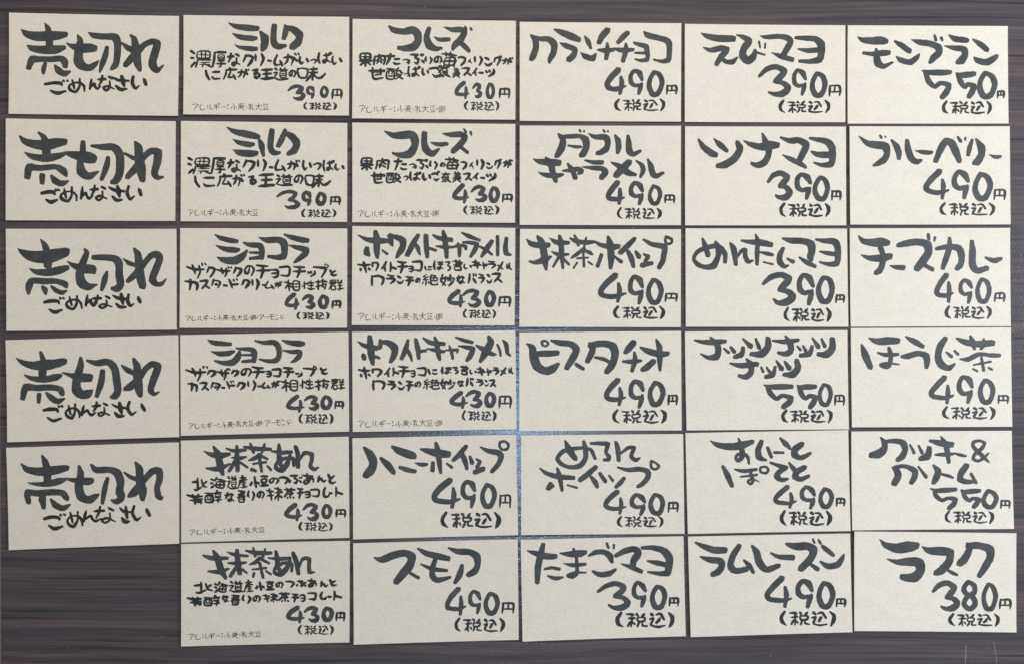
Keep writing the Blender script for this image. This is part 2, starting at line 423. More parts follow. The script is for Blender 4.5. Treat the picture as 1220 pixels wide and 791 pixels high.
G = {
'4': "60,0,1.1 25,28,1.1 2,58,1 10,74 40,80 70,78,.8 100,70,.4|75,30,.6 78,60,1 72,100,.7",
'9': "100,36,.7 76,10,1.15 35,0,.8 5,22,1 8,50,1 38,64,.9 78,60,.7|96,55,.6 86,74,1.1 72,100,.7",
'0': "38,0,.9 3,35,1 0,68,1.05 28,100,1.1 72,95,1.05 100,50,1.1 80,12,1 38,0,.9",
'3': "0,32,.6 25,10,.95 60,0,1.1 88,16,1.2 72,38,1.2 55,52,.8 85,58,1 100,78,1.2 78,97,1.25 52,98,.9 35,88,.5",
'5': "0,0,.3 25,8,.95 60,6,1.15 100,4,.9|12,6,.8 24,38,1 45,60,.8 66,48,.8 96,56,1.1 92,76,1.15 72,100,1",
'8': "45,0,.9 5,22,1 30,45,1 80,58,1 92,82,1.05 50,100,1 10,80,1 35,55,.9 90,35,1 88,12,1 45,0,.9",
'円': "6,0,.9 4,50,1 0,100,.7|6,4,.8 55,0,.8 94,6,.9 100,50,1 94,100,.7|8,62,.65 94,60,.65|52,5,.75 50,58,.65",
'(': "70,0,1.2 5,40,1.3 25,78,1.1 100,100,.5",
')': "0,0,.8 75,28,1.3 75,62,1.5 15,100,.8",
'税': "0,8,.8 30,10,1.1 38,14,.6|6,40,.7 40,38,.9|26,14,1 25,60,1 26,100,.9|22,62,.8 8,92,.9|33,68,.6 44,82,.8|50,0,1.1 60,18,.8|92,2,1 78,22,.9|56,34,.9 58,60,.8 90,58,.8 92,34,.9 56,34,.8|66,64,.9 55,100,.8|80,64,.8 80,90,.9 100,94,.9",
'込': "6,4,1.1 22,18,.9|0,46,.8 26,42,.9 8,78,1 16,90,.8|6,92,.8 50,100,.9 100,94,.7|40,10,.7 70,8,.9 92,46,1.1|68,36,1 46,72,1",
'な': "0,27,.9 45,22,1|28,0,1 24,32,1 8,66,.8|64,4,.8 88,20,.9|72,38,.8 72,78,.8 50,98,.8 36,82,.8 60,70,.8 100,90,.7",
'ク': "28,0,.9 18,30,1 0,62,.7|25,8,.9 65,6,1 98,24,1.1 82,62,1.1 48,100,.9",
'Q': "4,0,.9 6,50,1.1 6,100,1|6,6,.9 60,2,1 96,25,1.1 96,65,1.1 84,95,1",
'リ': "5,0,.9 10,55,.8|75,0,.9 100,40,1.2 70,100,.9",
'ー': "0,35,.7 100,65,1",
'ム': "32,0,1 0,62,1 12,94,.9 78,90,.8|68,50,.8 100,100,.9",
'が': "0,38,.8 45,32,1 62,50,1 48,100,.7|30,10,.9 24,60,.9 5,92,.7|66,32,.9 84,62,.9|70,0,.8 78,15,.7|92,0,.7 100,12,.6",
'い': "8,0,1 0,50,1 22,96,.9 50,76,.6|82,15,.8 100,62,1",
'っ': "0,25,.8 60,0,.9 100,30,1 60,100,.8",
'ぱ': "5,8,1 0,60,.9 10,100,.9|35,30,.8 78,26,.8|58,12,.9 60,75,.9 40,94,.9 34,76,.8 60,70,.8 88,92,.7|88,0,.6 100,8,.6 92,20,.6 78,12,.6 88,0,.6",
'に': "0,0,1 8,50,1.1 22,100,1|45,14,.8 95,10,1|45,70,.8 60,92,.9 100,88,.9",
'広': "46,0,.9 52,15,.9|15,24,.8 100,18,.9|22,22,.9 16,60,.9 0,100,.7|56,42,.8 42,82,.8 88,80,.8|76,60,.7 96,100,.8",
'る': "10,8,.8 70,0,.9 28,52,.8 78,44,.9 98,72,.9 62,100,.9 34,86,.8 56,74,.8",
'王': "5,8,1 95,2,1|15,50,.9 88,45,.9|0,100,1 100,92,1.1|52,8,.9 50,95,1",
'道': "5,5,.9 20,18,.9|0,45,.8 25,42,.8 8,75,.9|0,85,.8 40,100,.8 100,95,1.1|45,0,.7 52,14,.7|85,0,.7 75,14,.7|35,20,.8 98,20,.8|48,35,.6 48,80,.6 88,80,.6 88,35,.6 48,35,.6|50,50,.5 86,50,.5|50,65,.5 86,65,.5|66,20,.6 62,34,.5",
'の': "55,18,.8 38,75,.9 12,78,1 3,42,.8 38,3,.7 82,8,.8 100,45,.9 76,100,.8",
'味': "0,12,1 4,72,.9 27,76,.8 32,18,.9 0,14,.8|40,16,.9 70,14,.9|40,42,.8 68,40,.8|54,0,.9 54,90,.9|52,46,.8 30,98,.9|55,50,.8 72,78,.9 86,74,1 100,50,1",
'濃': "0,2,1 20,16,1|2,42,1 16,46,.9|3,100,.8 22,75,1|40,8,.7 38,45,.8 92,45,.8 92,8,.8 40,8,.7|55,0,.6 55,42,.5|75,0,.6 75,42,.5|40,26,.5 90,26,.5|32,58,.8 100,55,.8|38,60,.8 27,100,.8|50,72,.5 95,70,.5|45,85,.5 95,83,.5|60,85,.6 60,100,.6|75,85,.6 100,100,.8",
'厚': "15,0,.9 100,0,1|18,2,1 12,50,1 0,100,.9|45,20,.6 45,45,.6 88,45,.6 88,20,.6 45,20,.6|45,32,.5 88,32,.5|40,58,.7 90,58,.7|68,60,.7 66,95,.8 50,100,.7|30,78,.8 100,78,.8",
'果': "15,0,.8 12,48,.9 88,45,.8 88,0,.8 15,0,.8|14,24,.6 86,24,.6|50,0,.8 50,100,.9|0,62,.9 100,58,.9|48,62,.8 10,95,.8|54,62,.8 92,90,.8",
'肉': "10,20,.9 5,60,.9 0,100,.9|10,22,.8 90,18,.9 95,60,.9 88,100,.9|48,0,.9 42,40,.8 20,65,.7|48,30,.7 72,55,.8|45,60,.7 25,88,.6|48,62,.7 70,85,.7",
'た': "5,20,1 62,18,1|38,0,1 30,50,1.1 12,100,.9|62,48,.8 98,46,.9|58,85,.8 75,98,.9 100,92,.8",
'ぷ': "12,8,.9 62,10,.9|62,12,.8 42,36,.8 66,56,.9 56,96,.9 40,86,.7|8,62,.9 0,90,.9|85,60,.8 100,85,.9|88,0,.6 100,8,.6 92,22,.6 78,12,.6 88,0,.6",
'ぶ': "8,8,.9 60,8,.9|60,10,.8 44,36,.8 64,58,.9 55,98,.9 40,88,.7|12,62,.8 4,92,.8|78,66,.7 94,90,.8|80,26,.6 82,40,.6|96,24,.6 100,36,.6",
'り': "10,0,.9 0,45,1 18,66,.6|75,5,.8 100,45,1 70,100,.8",
'苺': "0,16,.9 60,20,1 100,28,.9|25,0,.8 32,28,.8|62,2,.8 62,30,.8|26,42,.8 20,88,.8 86,88,.8 90,42,.8 28,44,.7|2,66,.8 100,64,.8|55,46,.6 52,60,.6|52,70,.6 50,84,.6|88,60,.8 84,100,.8",
'フ': "0,5,.8 60,0,1 98,18,1 85,60,1.1 40,100,1",
'ィ': "70,0,.9 40,35,.9 0,70,.7|50,30,.9 65,60,.9 100,100,.7",
'ン': "5,0,.9 50,28,1|0,75,.7 35,100,1 75,92,.9 100,65,.7",
'グ': "22,12,.9 0,62,.7|20,20,.8 62,16,1 82,38,1 42,100,.8|76,0,.7 80,14,.7|95,0,.7 100,10,.6",
'甘': "0,26,1.2 100,25,1.2|25,0,1 25,66,.9 38,100,.9 90,92,.8|78,2,.9 78,60,.8|36,62,.7 66,60,.7",
'酸': "0,8,.9 48,8,.9|5,30,.8 5,98,.8 45,96,.8 45,30,.8 5,30,.8|18,10,.7 16,55,.6|34,10,.7 34,55,.6|6,72,.6 44,72,.6|75,0,.8 60,22,.8 92,22,.8|68,32,.6 60,48,.7|85,32,.7 98,45,.7|72,50,.7 58,72,.7|68,60,.7 92,60,.7 55,100,.8|68,72,.6 100,98,.9",
'ご': "0,32,1 35,22,1 66,24,1 74,40,.8|24,80,.7 50,100,1 88,84,.8|76,0,.6 82,10,.6|92,0,.6 98,8,.6",
'褒': "48,0,.8 50,12,.8|5,18,.8 95,16,.8|30,28,.7 5,60,.7|20,45,.7 20,75,.7|40,30,.6 40,48,.6 75,48,.6 75,30,.6 40,30,.6|35,60,.7 80,58,.7|58,48,.6 57,78,.6|50,75,.8 10,98,.8|35,85,.7 40,100,.7 60,92,.6|60,78,.8 100,98,.9|85,65,.6 72,78,.6",
'美': "30,0,.8 38,12,.8|72,0,.8 62,12,.8|10,20,.8 92,18,.8|18,36,.7 86,35,.7|5,54,.8 98,52,.8|52,20,.8 50,70,.8|0,74,.8 100,72,.8|48,74,.8 5,100,.8|54,74,.8 96,100,.9",
'ス': "0,8,.8 45,2,1 78,8,1.1 58,52,1 25,95,1|58,62,.8 100,98,.8",
'イ': "88,0,1 50,42,1 0,75,.8|50,38,1 60,70,1 72,100,.8",
'ツ': "0,10,.8 15,40,.9|38,5,.8 48,32,.9|95,0,.9 92,50,1.2 32,100,.9",
'ッ': "0,10,.8 15,40,.9|38,5,.8 48,32,.9|95,0,.9 92,50,1.2 40,100,.9",
'ザ': "0,26,.8 40,44,1.1 88,42,1|30,14,.9 38,45,1 44,72,.7|64,20,.9 68,60,1 56,100,.8|78,0,.7 82,14,.7|93,0,.6 100,12,.6",
'チ': "8,4,.8 50,10,1.1 92,12,1|0,48,.8 100,46,1|52,14,.9 55,50,1.1 38,100,1",
'ョ': "0,5,.8 80,4,1 98,30,1 96,75,1 60,100,.9 20,92,.6|12,50,.7 92,48,.8",
'コ': "0,5,.9 80,0,1 98,18,1 94,70,1 78,95,1 15,88,.8",
'プ': "0,22,.9 50,28,1 80,36,1.1 76,60,1.1 54,100,.9|78,0,.7 98,14,.6 94,28,.6 78,26,.6 78,0,.7",
'と': "8,0,.9 32,42,1|88,22,.8 40,52,1 32,78,1 60,100,1 100,88,.8",
'カ': "0,14,.8 42,20,1 82,32,1.1 92,62,1.1 86,100,1|38,0,.9 42,45,1.1 36,100,.9",
'タ': "20,0,.9 12,35,.9 0,70,.7|20,8,.8 70,14,.9 96,42,1 72,96,.9|34,50,.6 48,66,.7 64,54,.6 50,40,.6",
'ド': "12,10,.8 28,45,1 40,100,.8|28,66,.9 96,60,.9|52,6,.7 60,26,.7|78,0,.6 90,16,.6",
'相': "0,14,.7 48,32,.9|30,0,.9 32,60,.9 36,100,.8|30,40,.8 12,75,.8|36,48,.7 50,66,.8|62,10,.8 60,80,.8 78,98,.8 98,88,.8 98,14,.8 62,10,.8|62,36,.7 98,36,.7|62,62,.6 98,62,.6",
'性': "18,8,.9 18,88,.9|3,60,.8 0,70,.8|34,25,.7 38,40,.7|58,8,.8 45,40,.8|50,30,.8 92,26,.8|50,58,.8 92,56,.8|72,0,.8 72,88,.8|45,88,.8 70,100,.9 98,92,.9",
'抜': "0,28,.8 42,24,.9|25,5,.9 27,100,.9|0,76,.8 42,60,.8|48,16,.9 100,22,.9|66,0,.9 62,45,.8 60,80,.8|62,52,.8 94,52,.8 84,96,.9|62,60,.7 74,78,.7",
'群': "8,8,.8 46,6,.8 44,40,.8|0,24,.8 52,22,.8|5,42,.7 46,40,.7|28,8,.8 18,50,.8 4,90,.8|22,62,.7 22,95,.7 46,95,.7 46,62,.7 22,62,.7|62,0,.8 70,14,.8|96,4,.8 86,18,.8|60,32,.8 96,30,.8|62,54,.7 94,53,.7|58,90,.8 100,84,.8|78,32,.8 78,96,.9",
'ホ': "0,22,.8 50,30,1.1 95,26,1|48,0,1 54,40,1.2 66,100,.9|20,62,1 24,82,.9|84,60,.8 96,72,.9",
'ワ': "5,0,.9 8,50,.9|5,8,.9 70,6,1 96,40,1.1 60,100,.9",
'ト': "15,0,1 18,50,1 10,100,.9|18,52,.9 95,72,1",
'ほ': "8,0,1 4,50,1.1 10,100,.9|40,10,.8 96,8,.8|48,38,.8 94,36,.8|72,10,.8 72,75,.8 55,98,.8 42,84,.8 62,72,.8 100,88,.7",
'ろ': "5,5,.8 80,6,.9 50,42,.8 92,60,.9 95,80,.9 55,100,.9",
'苦': "0,12,.9 100,28,.9|30,0,.8 40,32,.8|76,2,.8 70,34,.8|10,54,.9 92,44,.9|52,30,.8 50,65,.8|26,68,.8 24,98,.8 86,98,.8 82,68,.8 26,68,.8",
'キ': "5,18,.8 88,34,1|10,66,.9 100,58,1|48,0,1 60,45,1 74,100,.9",
'ャ': "0,48,.8 85,34,.9 96,52,.8 70,66,.7|30,0,.9 45,50,.9 50,100,.9",
'ラ': "14,2,.8 60,12,1 92,10,.8|0,42,.8 82,42,1.1 96,60,1.1 52,100,.9",
'メ': "92,0,1 55,50,1.1 8,100,.9|8,36,.8 50,58,.9 92,84,.7",
'ル': "14,10,.9 20,85,.8|60,0,.9 60,70,1 100,100,.8",
'絶': "25,0,.7 5,22,.7 28,30,.7|35,20,.7 5,50,.7 40,48,.7|22,50,.7 22,100,.7|5,70,.6 0,88,.6|38,68,.6 44,84,.6|62,0,.8 50,25,.8|60,10,.7 88,8,.7 78,28,.7|55,32,.8 95,32,.8 95,60,.8 55,60,.8|55,32,.8 55,88,.8 65,98,.8 100,95,.8 100,80,.6|75,32,.6 75,58,.6",
'妙': "18,0,.9 8,55,.9 36,96,.9|40,20,.8 34,60,.8 16,98,.8|0,35,.9 52,30,.9|68,0,.9 72,50,.9|58,32,.7 54,55,.7|88,28,.7 98,42,.8|92,58,.8 80,78,.8 60,100,.8",
'バ': "20,8,.9 16,60,1 6,100,.9|58,48,.8 88,94,1|62,0,.7 66,26,.7|88,4,.6 96,22,.7",
'北': "35,0,.9 40,80,.9|0,32,.9 35,30,.9|12,98,.8 30,98,.9 62,76,.8|62,16,.8 72,62,.9 96,76,.8|98,26,.8 74,46,.8",
'海': "2,14,.8 18,28,.9|0,48,.8 14,55,.9|0,98,.8 24,76,.9|42,0,.9 28,32,.8|40,18,.9 98,34,.8|42,42,.8 38,86,.8 84,92,.8 84,46,.8 42,42,.8|28,66,.8 88,68,.8|64,46,.6 62,60,.6|62,70,.6 60,84,.6",
'産': "48,0,.9 52,14,.9|10,20,.8 90,16,.8|38,22,.7 44,34,.7|70,20,.7 60,34,.7|20,40,.8 98,36,.8|20,40,.8 16,70,.8 0,100,.8|42,46,.7 34,62,.7|38,58,.7 86,56,.7|42,76,.7 82,74,.7|30,96,.8 100,92,.8|64,42,.8 64,94,.8",
'小': "52,0,1 60,60,1.1 70,100,1|25,48,.9 8,80,1|78,52,.8 100,68,.9",
'豆': "4,8,.9 92,6,.9|20,34,.8 22,62,.8 78,60,.8 78,34,.8 20,34,.8|30,72,.7 36,88,.7|70,70,.7 62,88,.7|0,98,.9 100,92,.9",
'つ': "0,12,.8 60,10,1 98,40,1 66,100,.9",
'あ': "0,16,.9 85,26,.9|40,0,.9 42,50,.9 50,80,.8|72,34,.8 56,80,.9 26,98,.9 12,78,.9 50,52,.8 92,50,.9 94,80,.8",
'ん': "20,0,1 8,95,1|14,80,.8 44,48,.9 52,75,.9 70,98,.9 100,72,.7",
'芳': "0,14,.9 40,26,1.1 100,22,.9|36,6,.8 42,34,.8|74,4,.8 70,34,.8|20,62,.9 98,50,.9|58,40,.8 48,62,.9 54,98,.9|60,80,.7 96,76,.8 90,92,.7",
'醇': "0,24,.8 48,30,.9|8,46,.9 8,96,.9 45,94,.9 45,46,.9 8,46,.9|18,30,.7 18,66,.6|34,30,.7 34,66,.6|8,76,.6 44,76,.6|70,0,.8 74,14,.8|52,24,.8 98,20,.8|64,34,.6 64,50,.6 92,48,.6 90,34,.6 64,34,.6|62,60,.7 90,58,.7 78,70,.7|78,70,.7 80,98,.7|58,82,.7 96,78,.7",
'香': "10,4,.9 92,10,.9|8,34,.8 92,24,.8|52,6,.9 50,60,.9|48,36,.8 6,62,.8|56,34,.8 96,50,.8|26,64,.8 26,98,.8 82,96,.8 82,62,.8 26,64,.8|28,80,.6 80,78,.6",
'抹': "0,22,.8 44,32,.9|22,10,.9 30,60,1 34,100,.9|8,66,.8 44,60,.8|52,4,.8 96,20,.9|56,44,.8 100,36,.8|74,0,.8 78,50,.9 76,100,.8|72,56,.8 56,86,.8|82,56,.8 98,78,.9",
'茶': "0,16,1 100,18,1|24,0,.8 32,34,.8|70,0,.8 66,30,.8|50,34,.8 4,80,1|54,36,.8 88,50,.9|40,62,.7 84,56,.8|58,50,.8 62,92,.8|36,84,.7 30,96,.7|84,82,.7 96,94,.8",
'レ': "30,0,1 6,45,1.1 22,96,1.1 78,92,.9 100,70,.7",
'ア': "0,12,.9 60,0,1 98,12,1 88,34,.9 66,48,.8|52,38,.9 44,72,1 30,100,.8",
'ギ': "0,34,.9 72,28,1|0,66,.9 84,58,1|34,8,1 44,50,1 46,100,.9|72,2,.9 76,12,.9|92,0,.9 98,12,.9",
'：': "50,22,1.5 52,26,1.5|50,76,1.5 52,80,1.5",
'・': "50,50,1.3 54,54,1.3",
'麦': "15,8,.9 88,6,.9|22,24,.7 80,23,.8|5,40,.9 98,38,.9|50,0,.9 50,40,.9|40,45,.9 5,75,.9|35,58,.9 80,56,.9 5,100,.8|35,60,.8 100,98,.9",
'乳': "50,0,.9 6,8,.9|8,18,.8 14,30,.8|28,16,.8 30,28,.8|50,14,.8 42,28,.8|6,42,.8 50,40,.9 30,54,.8|30,54,.9 32,98,.9 20,92,.7|0,70,.9 56,64,.9|72,8,.9 72,80,1 82,96,1 100,76,.8",
'大': "0,32,1 100,28,1|50,0,1 46,50,1 5,100,.9|50,46,.9 98,98,1",
'卵': "42,4,.9 6,22,1 4,84,1 40,70,.8|42,14,.9 42,58,1 16,100,.8|22,36,.8 24,54,.8|62,14,1 62,100,.9|62,14,.9 98,10,1 98,66,1 84,78,.7|78,34,.8 80,52,.8",
'モ': "10,5,.9 90,3,1|0,42,.9 98,38,1|46,5,1 40,78,1 56,98,1 95,90,.9",
'め': "20,6,.9 34,72,.8|68,0,.9 66,60,.9 42,98,1 10,86,1 0,58,.9 24,32,.7 70,30,.8 96,56,.9 100,92,.8",
'さ': "0,8,.7 40,30,1 98,34,.9|56,0,1 64,40,1.2 72,74,.8|22,72,.8 50,96,1.1 88,94,.8",
}


HEAVY = 1.42
def place(ch, x0, y0, x1, y1, w, ox, oy, s, jit=0.0, prof=True, heavy=None):
    """library character into a box given in a frame (ox, oy, s) -> strokes in photograph pixels"""
    out = []
    digit = ch.isdigit()
    if prof and not digit:
        hv = HEAVY if heavy is None else heavy
        w = w * hv
    if digit and ch in '90':
        w = w * min(1.0, (0.29 if x1 - x0 > 95 else 0.36) * (x1 - x0) / w)
    if prof and not digit and ch not in 'ー・：()':
        w = min(w, (0.155 if len(parse(G[ch])) > 6 else 0.23) * (0.35 * max(x1 - x0, y1 - y0) + 0.65 * min(x1 - x0, y1 - y0)) * max(1.0, hv / 1.42) + 0.25 * w)
    iw = w * (0.5 if digit else 0.32)
    if digit:
        w *= 0.84 if (w / s < 6 and ch == '3') else 0.97
    parts = parse(G[ch])
    thin = 0.90 if len(parts) > 7 else 1.0
    bw, bh = max(x1 - x0 - 2*iw, 1), max(y1 - y0 - 2*iw, 1)
    for st in parts:
        q = []
        if not digit and prof:
            # a brush pen: pointed entry, heavy belly, quick exit
            if len(st) == 2:
                (xa, ya, ma), (xb, yb, mb) = st
                st = [(xa, ya, ma * 0.55), (xa*0.62 + xb*0.38, ya*0.62 + yb*0.38, (ma + mb) * 0.56), (xb, yb, mb * 0.95)]
            else:
                st = [(x, y, m * random.uniform(0.88, 1.16)) for (x, y, m) in st]
                st[0] = (st[0][0], st[0][1], st[0][2] * 0.8)
                st[-1] = (st[-1][0], st[-1][1], st[-1][2] * 0.75)
        for (x, y, m) in st:
            m *= thin
            jx = random.uniform(-jit, jit); jy = random.uniform(-jit, jit)
            X = x0 + iw + (x + jx) * bw / 100.0
            Y = y0 + iw + (y + jy) * bh / 100.0
            q.append((ox + X / s, oy + Y / s, w * m / s))
        out.append(q)
    return out

# id, origin, corners, label, title strokes, sub boxes, desc lines [(frame, w, boxes)], price, tax rect, allergen
RAW = []
def C(o, q, label, group, title, digits=None, dw=0, dbox=(), yen=None, tax=None, sub=None, desc=None, alg=None):
    RAW.append(dict(o=o, q=q, label=label, group=group, title=title, digits=digits, dw=dw, dbox=dbox, yen=yen, tax=tax, sub=sub, desc=desc, alg=alg))
SO = 'sold-out cards in the left column'
BR = 'price cards with a description and allergy note'
PC = 'price cards with a large name only'

# ---------------- column 1, sold out
C((10,10), [(13,38),(1212,62),(1205,767),(10,753)], 'sold-out card 売切れ ごめんなさい, topmost of the five in the left column', SO,
"98,157,8 140,188,44 195,203,62 265,203,64 340,198,58 408,190,36|265,112,8 285,150,34 294,200,46 296,275,50|138,267,8 180,290,42 250,300,54 330,298,58 400,282,26|152,422,38 175,368,46 240,366,38 310,366,38 380,362,42 405,388,44 408,412,34|266,400,26 256,430,34 254,462,22|335,410,14 360,445,42 397,466,42 442,452,12"
"|415,250,8 455,272,30 520,288,62 590,285,58 612,288,44|495,195,10 512,235,40 502,300,58 500,370,62 525,412,56 575,426,44 615,405,32 645,375,8|575,178,10 620,200,40 700,206,42 760,210,50 778,260,48 776,340,46 765,400,42 735,432,22|702,285,26 688,350,40 665,410,34 652,455,12"
"|870,195,12 895,225,36 908,300,56 918,380,52 935,440,26|808,248,10 850,285,34 890,305,40|835,405,36 870,365,44 930,300,44 975,260,34 1030,240,40 1058,262,52 1040,330,56 1025,395,54 1055,445,36 1105,408,8",
 sub=((45,85,9.037), 32, [('ご',75,90,350,255),('め',335,80,520,240),('ん',550,80,695,210),('な',640,45,840,225),('さ',800,50,1000,220),('い',1010,55,1185,210)]))
C((5,139), [(18,18),(1218,38),(1214,743),(18,738)], 'sold-out card 売切れ ごめんなさい, second from the top in the left column', SO,
"118,145,12 160,182,42 230,202,62 300,205,70 370,190,62 430,182,44|250,118,14 285,150,34 300,210,52 308,290,56|155,260,10 210,288,40 300,300,50 380,284,42 430,268,22|172,425,46 185,365,50 260,368,38 370,360,36 420,385,46 442,418,26|275,425,40 275,468,34|340,425,18 370,462,42 410,478,38 455,462,14"
"|440,262,22 520,280,58 600,295,80 635,305,52|562,190,34 560,250,42 542,330,46 552,395,56 600,425,50 670,395,12|625,212,18 700,220,40 780,222,50 820,270,52 826,340,56 818,415,56 790,462,44 770,468,30|740,298,28 728,360,42 695,445,28"
"|932,185,16 955,230,52 960,300,60 975,380,62 985,448,42|860,265,14 920,298,28|878,430,34 930,375,46 985,300,40 1040,252,38 1092,260,56 1088,330,56 1070,395,46 1085,435,32 1130,432,14",
 sub=((5,139,5.946), 21, [('ご',263,510,405,618),('め',400,500,525,612),('ん',535,495,640,595),('な',605,487,740,605),('さ',740,487,860,608),('い',868,490,982,600)]))
C((5,267), [(18,37),(1222,38),(1224,748),(22,757)], 'sold-out card 売切れ ごめんなさい, third and middle one of the left column', SO,
"103,178,8 140,203,36 200,230,72 290,238,86 370,220,76 440,200,56|262,112,8 290,150,32 308,210,46 315,290,56|190,322,10 240,343,38 320,345,50 400,328,48 448,312,34|178,492,20 182,440,50 205,405,40 280,408,42 370,408,36 430,425,42 442,440,32|278,450,20 295,470,34 300,495,18|340,445,16 375,475,32 410,488,32 445,475,12"
"|452,268,8 500,298,34 570,320,60 620,322,62 635,335,42|572,178,10 588,210,34 562,280,50 540,340,56 548,410,58 590,445,52 660,432,10|640,240,34 720,240,42 790,250,48 818,290,50 818,360,50 828,430,50 800,462,42 770,460,24|730,345,20 715,400,42 696,465,24"
"|925,178,14 950,220,42 960,300,56 970,380,56 985,440,46|848,248,8 890,280,28 935,295,28|880,405,28 930,360,40 990,290,38 1040,230,36 1085,218,46 1105,250,48 1080,320,50 1055,390,50 1080,428,36 1120,425,26 1152,392,8",
 sub=((5,267,5.946), 21, [('ご',283,515,440,635),('め',440,505,560,612),('ん',570,500,670,590),('な',620,502,775,605),('さ',765,492,885,602),('い',870,495,975,595)]))
C((5,398), [(18,42),(1237,6),(1243,725),(30,762)], 'sold-out card 売切れ ごめんなさい, fourth from the top in the left column', SO,
"92,168,8 150,203,36 220,220,56 300,215,68 370,205,56 430,190,42|265,128,20 280,180,36 278,260,56 278,305,46|152,288,10 210,313,34 290,318,42 370,302,42 405,290,22|138,448,36 160,375,48 240,378,42 340,375,42 400,388,40 415,418,34|252,428,32 250,476,26|305,415,18 345,452,40 380,473,38 430,455,12"
"|418,270,10 480,290,30 550,305,60 605,305,54|545,165,16 545,220,46 518,320,56 517,390,60 555,428,56 600,418,50 632,392,8|592,185,16 660,203,40 740,195,44 785,240,46 800,320,50 808,400,50 785,438,42 762,443,20|700,265,36 690,340,46 660,432,30"
"|922,175,20 945,230,46 948,300,58 957,370,56 968,428,34|838,220,12 880,253,36 920,272,36|862,385,28 900,368,46 960,310,40 1010,240,36 1060,208,38 1093,235,50 1065,310,52 1042,390,40 1065,423,24 1105,405,8",
 sub=((5,398,5.946), 21, [('ご',275,495,430,620),('め',435,487,545,600),('ん',540,495,660,578),('な',620,475,755,585),('さ',760,478,870,588),('い',872,470,1005,578)]))
C((5,526), [(22,40),(1240,2),(1243,717),(40,763)], 'sold-out card 売切れ ごめんなさい, lowest one of the left column', SO,
"125,152,8 170,193,40 240,208,56 310,206,58 380,195,54 448,182,36|275,95,12 298,150,42 310,230,52 312,290,48|172,288,8 240,298,26 320,295,38 390,277,42 440,262,18|178,422,34 170,358,42 240,362,42 340,355,42 415,360,42 448,398,34|275,400,50 285,462,28|335,405,14 370,447,42 420,468,36 470,442,12"
"|440,258,10 500,270,32 580,278,52 620,272,40|535,172,18 545,230,46 532,310,56 550,385,56 600,408,52 650,385,34 678,365,8|620,160,12 660,198,42 740,195,42 800,215,50 828,280,52 820,350,52 835,390,46 800,422,36 765,410,14|735,260,26 716,330,38 700,428,26"
"|935,145,14 960,190,46 965,270,56 985,350,56 985,400,34|855,215,10 900,248,28 940,262,32|890,380,26 930,350,52 985,280,38 1050,210,40 1098,202,46 1105,260,46 1087,320,40 1095,378,40 1115,400,22 1130,385,8",
 sub=((5,526,5.946), 21, [('ご',280,500,445,620),('め',445,485,565,605),('ん',550,480,700,568),('な',635,452,800,580),('さ',815,450,905,575),('い',905,445,1040,562)]))

# ---------------- column 2
C((215,15), [(27,25),(1197,38),(1195,735),(25,727)], 'card naming ミルク, 390 yen, milk flavour, upper of the two alike, top row', BR,
"345,80,8 400,105,34 480,115,44 545,118,34|373,155,8 430,180,36 500,188,38 535,188,26|390,235,8 430,253,24 500,262,36 538,262,26|570,142,14 600,190,54 597,235,54 582,270,22|668,105,38 662,160,40 664,215,42 690,245,42 745,240,22|745,100,18 750,135,40 735,185,30|755,115,34 800,125,44 845,165,50 835,215,50 795,248,42",
 '390', 30, [(750,512,892,632),(890,520,958,622),(990,522,1055,612)], (1072,545,1150,622), (875,640,1110,697),
 desc=[((220,55,12.2), 28, [('濃',75,60,400,330),('厚',400,90,610,325),('な',615,105,825,310),('ク',840,130,1010,310),('リ',1015,115,1165,305)]),
       ((315,55,12.2), 28, [('ー',35,195,110,250),('ム',140,130,280,305),('が',270,100,525,305),('い',500,160,650,280),('っ',670,195,770,270),('ぱ',775,90,1000,275),('い',975,150,1135,290)]),
       ((220,55,12.2), 28, [('に',305,360,530,510),('広',560,310,765,500),('が',770,335,955,480),('る',965,340,1110,490)]),
       ((315,55,12.2), 28, [('王',-60,335,130,500),('道',130,310,355,510),('の',355,350,470,470),('味',485,300,905,530)])],
 alg=('アレルギー：小麦・乳大豆', 85, 650, 632, 698, 0))
C((213,142), [(20,18),(1195,32),(1193,732),(17,727)], 'card naming ミルク, 390 yen, milk flavour, lower of the two alike, second row', BR,
"345,62,8 400,93,34 480,110,50 545,125,42 570,130,20|388,148,8 430,170,30 490,183,40 530,182,24|388,222,8 440,243,42 510,248,48 550,245,32|572,152,18 590,195,38 602,262,18|662,90,38 655,145,42 652,205,38 672,240,38 715,242,20|755,85,24 735,140,40 708,190,32|760,105,32 800,125,42 838,175,48 820,225,44 778,250,26",
 '390', 30, [(688,500,865,648),(868,508,950,625),(970,515,1052,618)], (1072,550,1148,615), (872,640,1118,702),
 desc=[((213,142,5.946), 14, [('濃',60,268,228,395),('厚',228,275,335,390),('な',340,285,445,385),('ク',452,290,545,380),('リ',553,285,625,375),('ー',635,335,670,355),('ム',680,290,760,375),('が',765,290,865,370),('い',875,295,945,370),('っ',950,310,1015,368),('ぱ',1020,290,1110,375),('い',1105,320,1175,372)]),
       ((213,142,5.946), 14, [('に',110,405,260,490),('広',270,385,380,485),('が',380,390,475,480),('る',485,405,555,470),('王',560,388,680,485),('道',685,388,810,480),('の',815,395,885,465),('味',895,388,1080,495)])],
 alg=('アレルギー：小麦・乳大豆', 65, 642, 568, 690, 0))
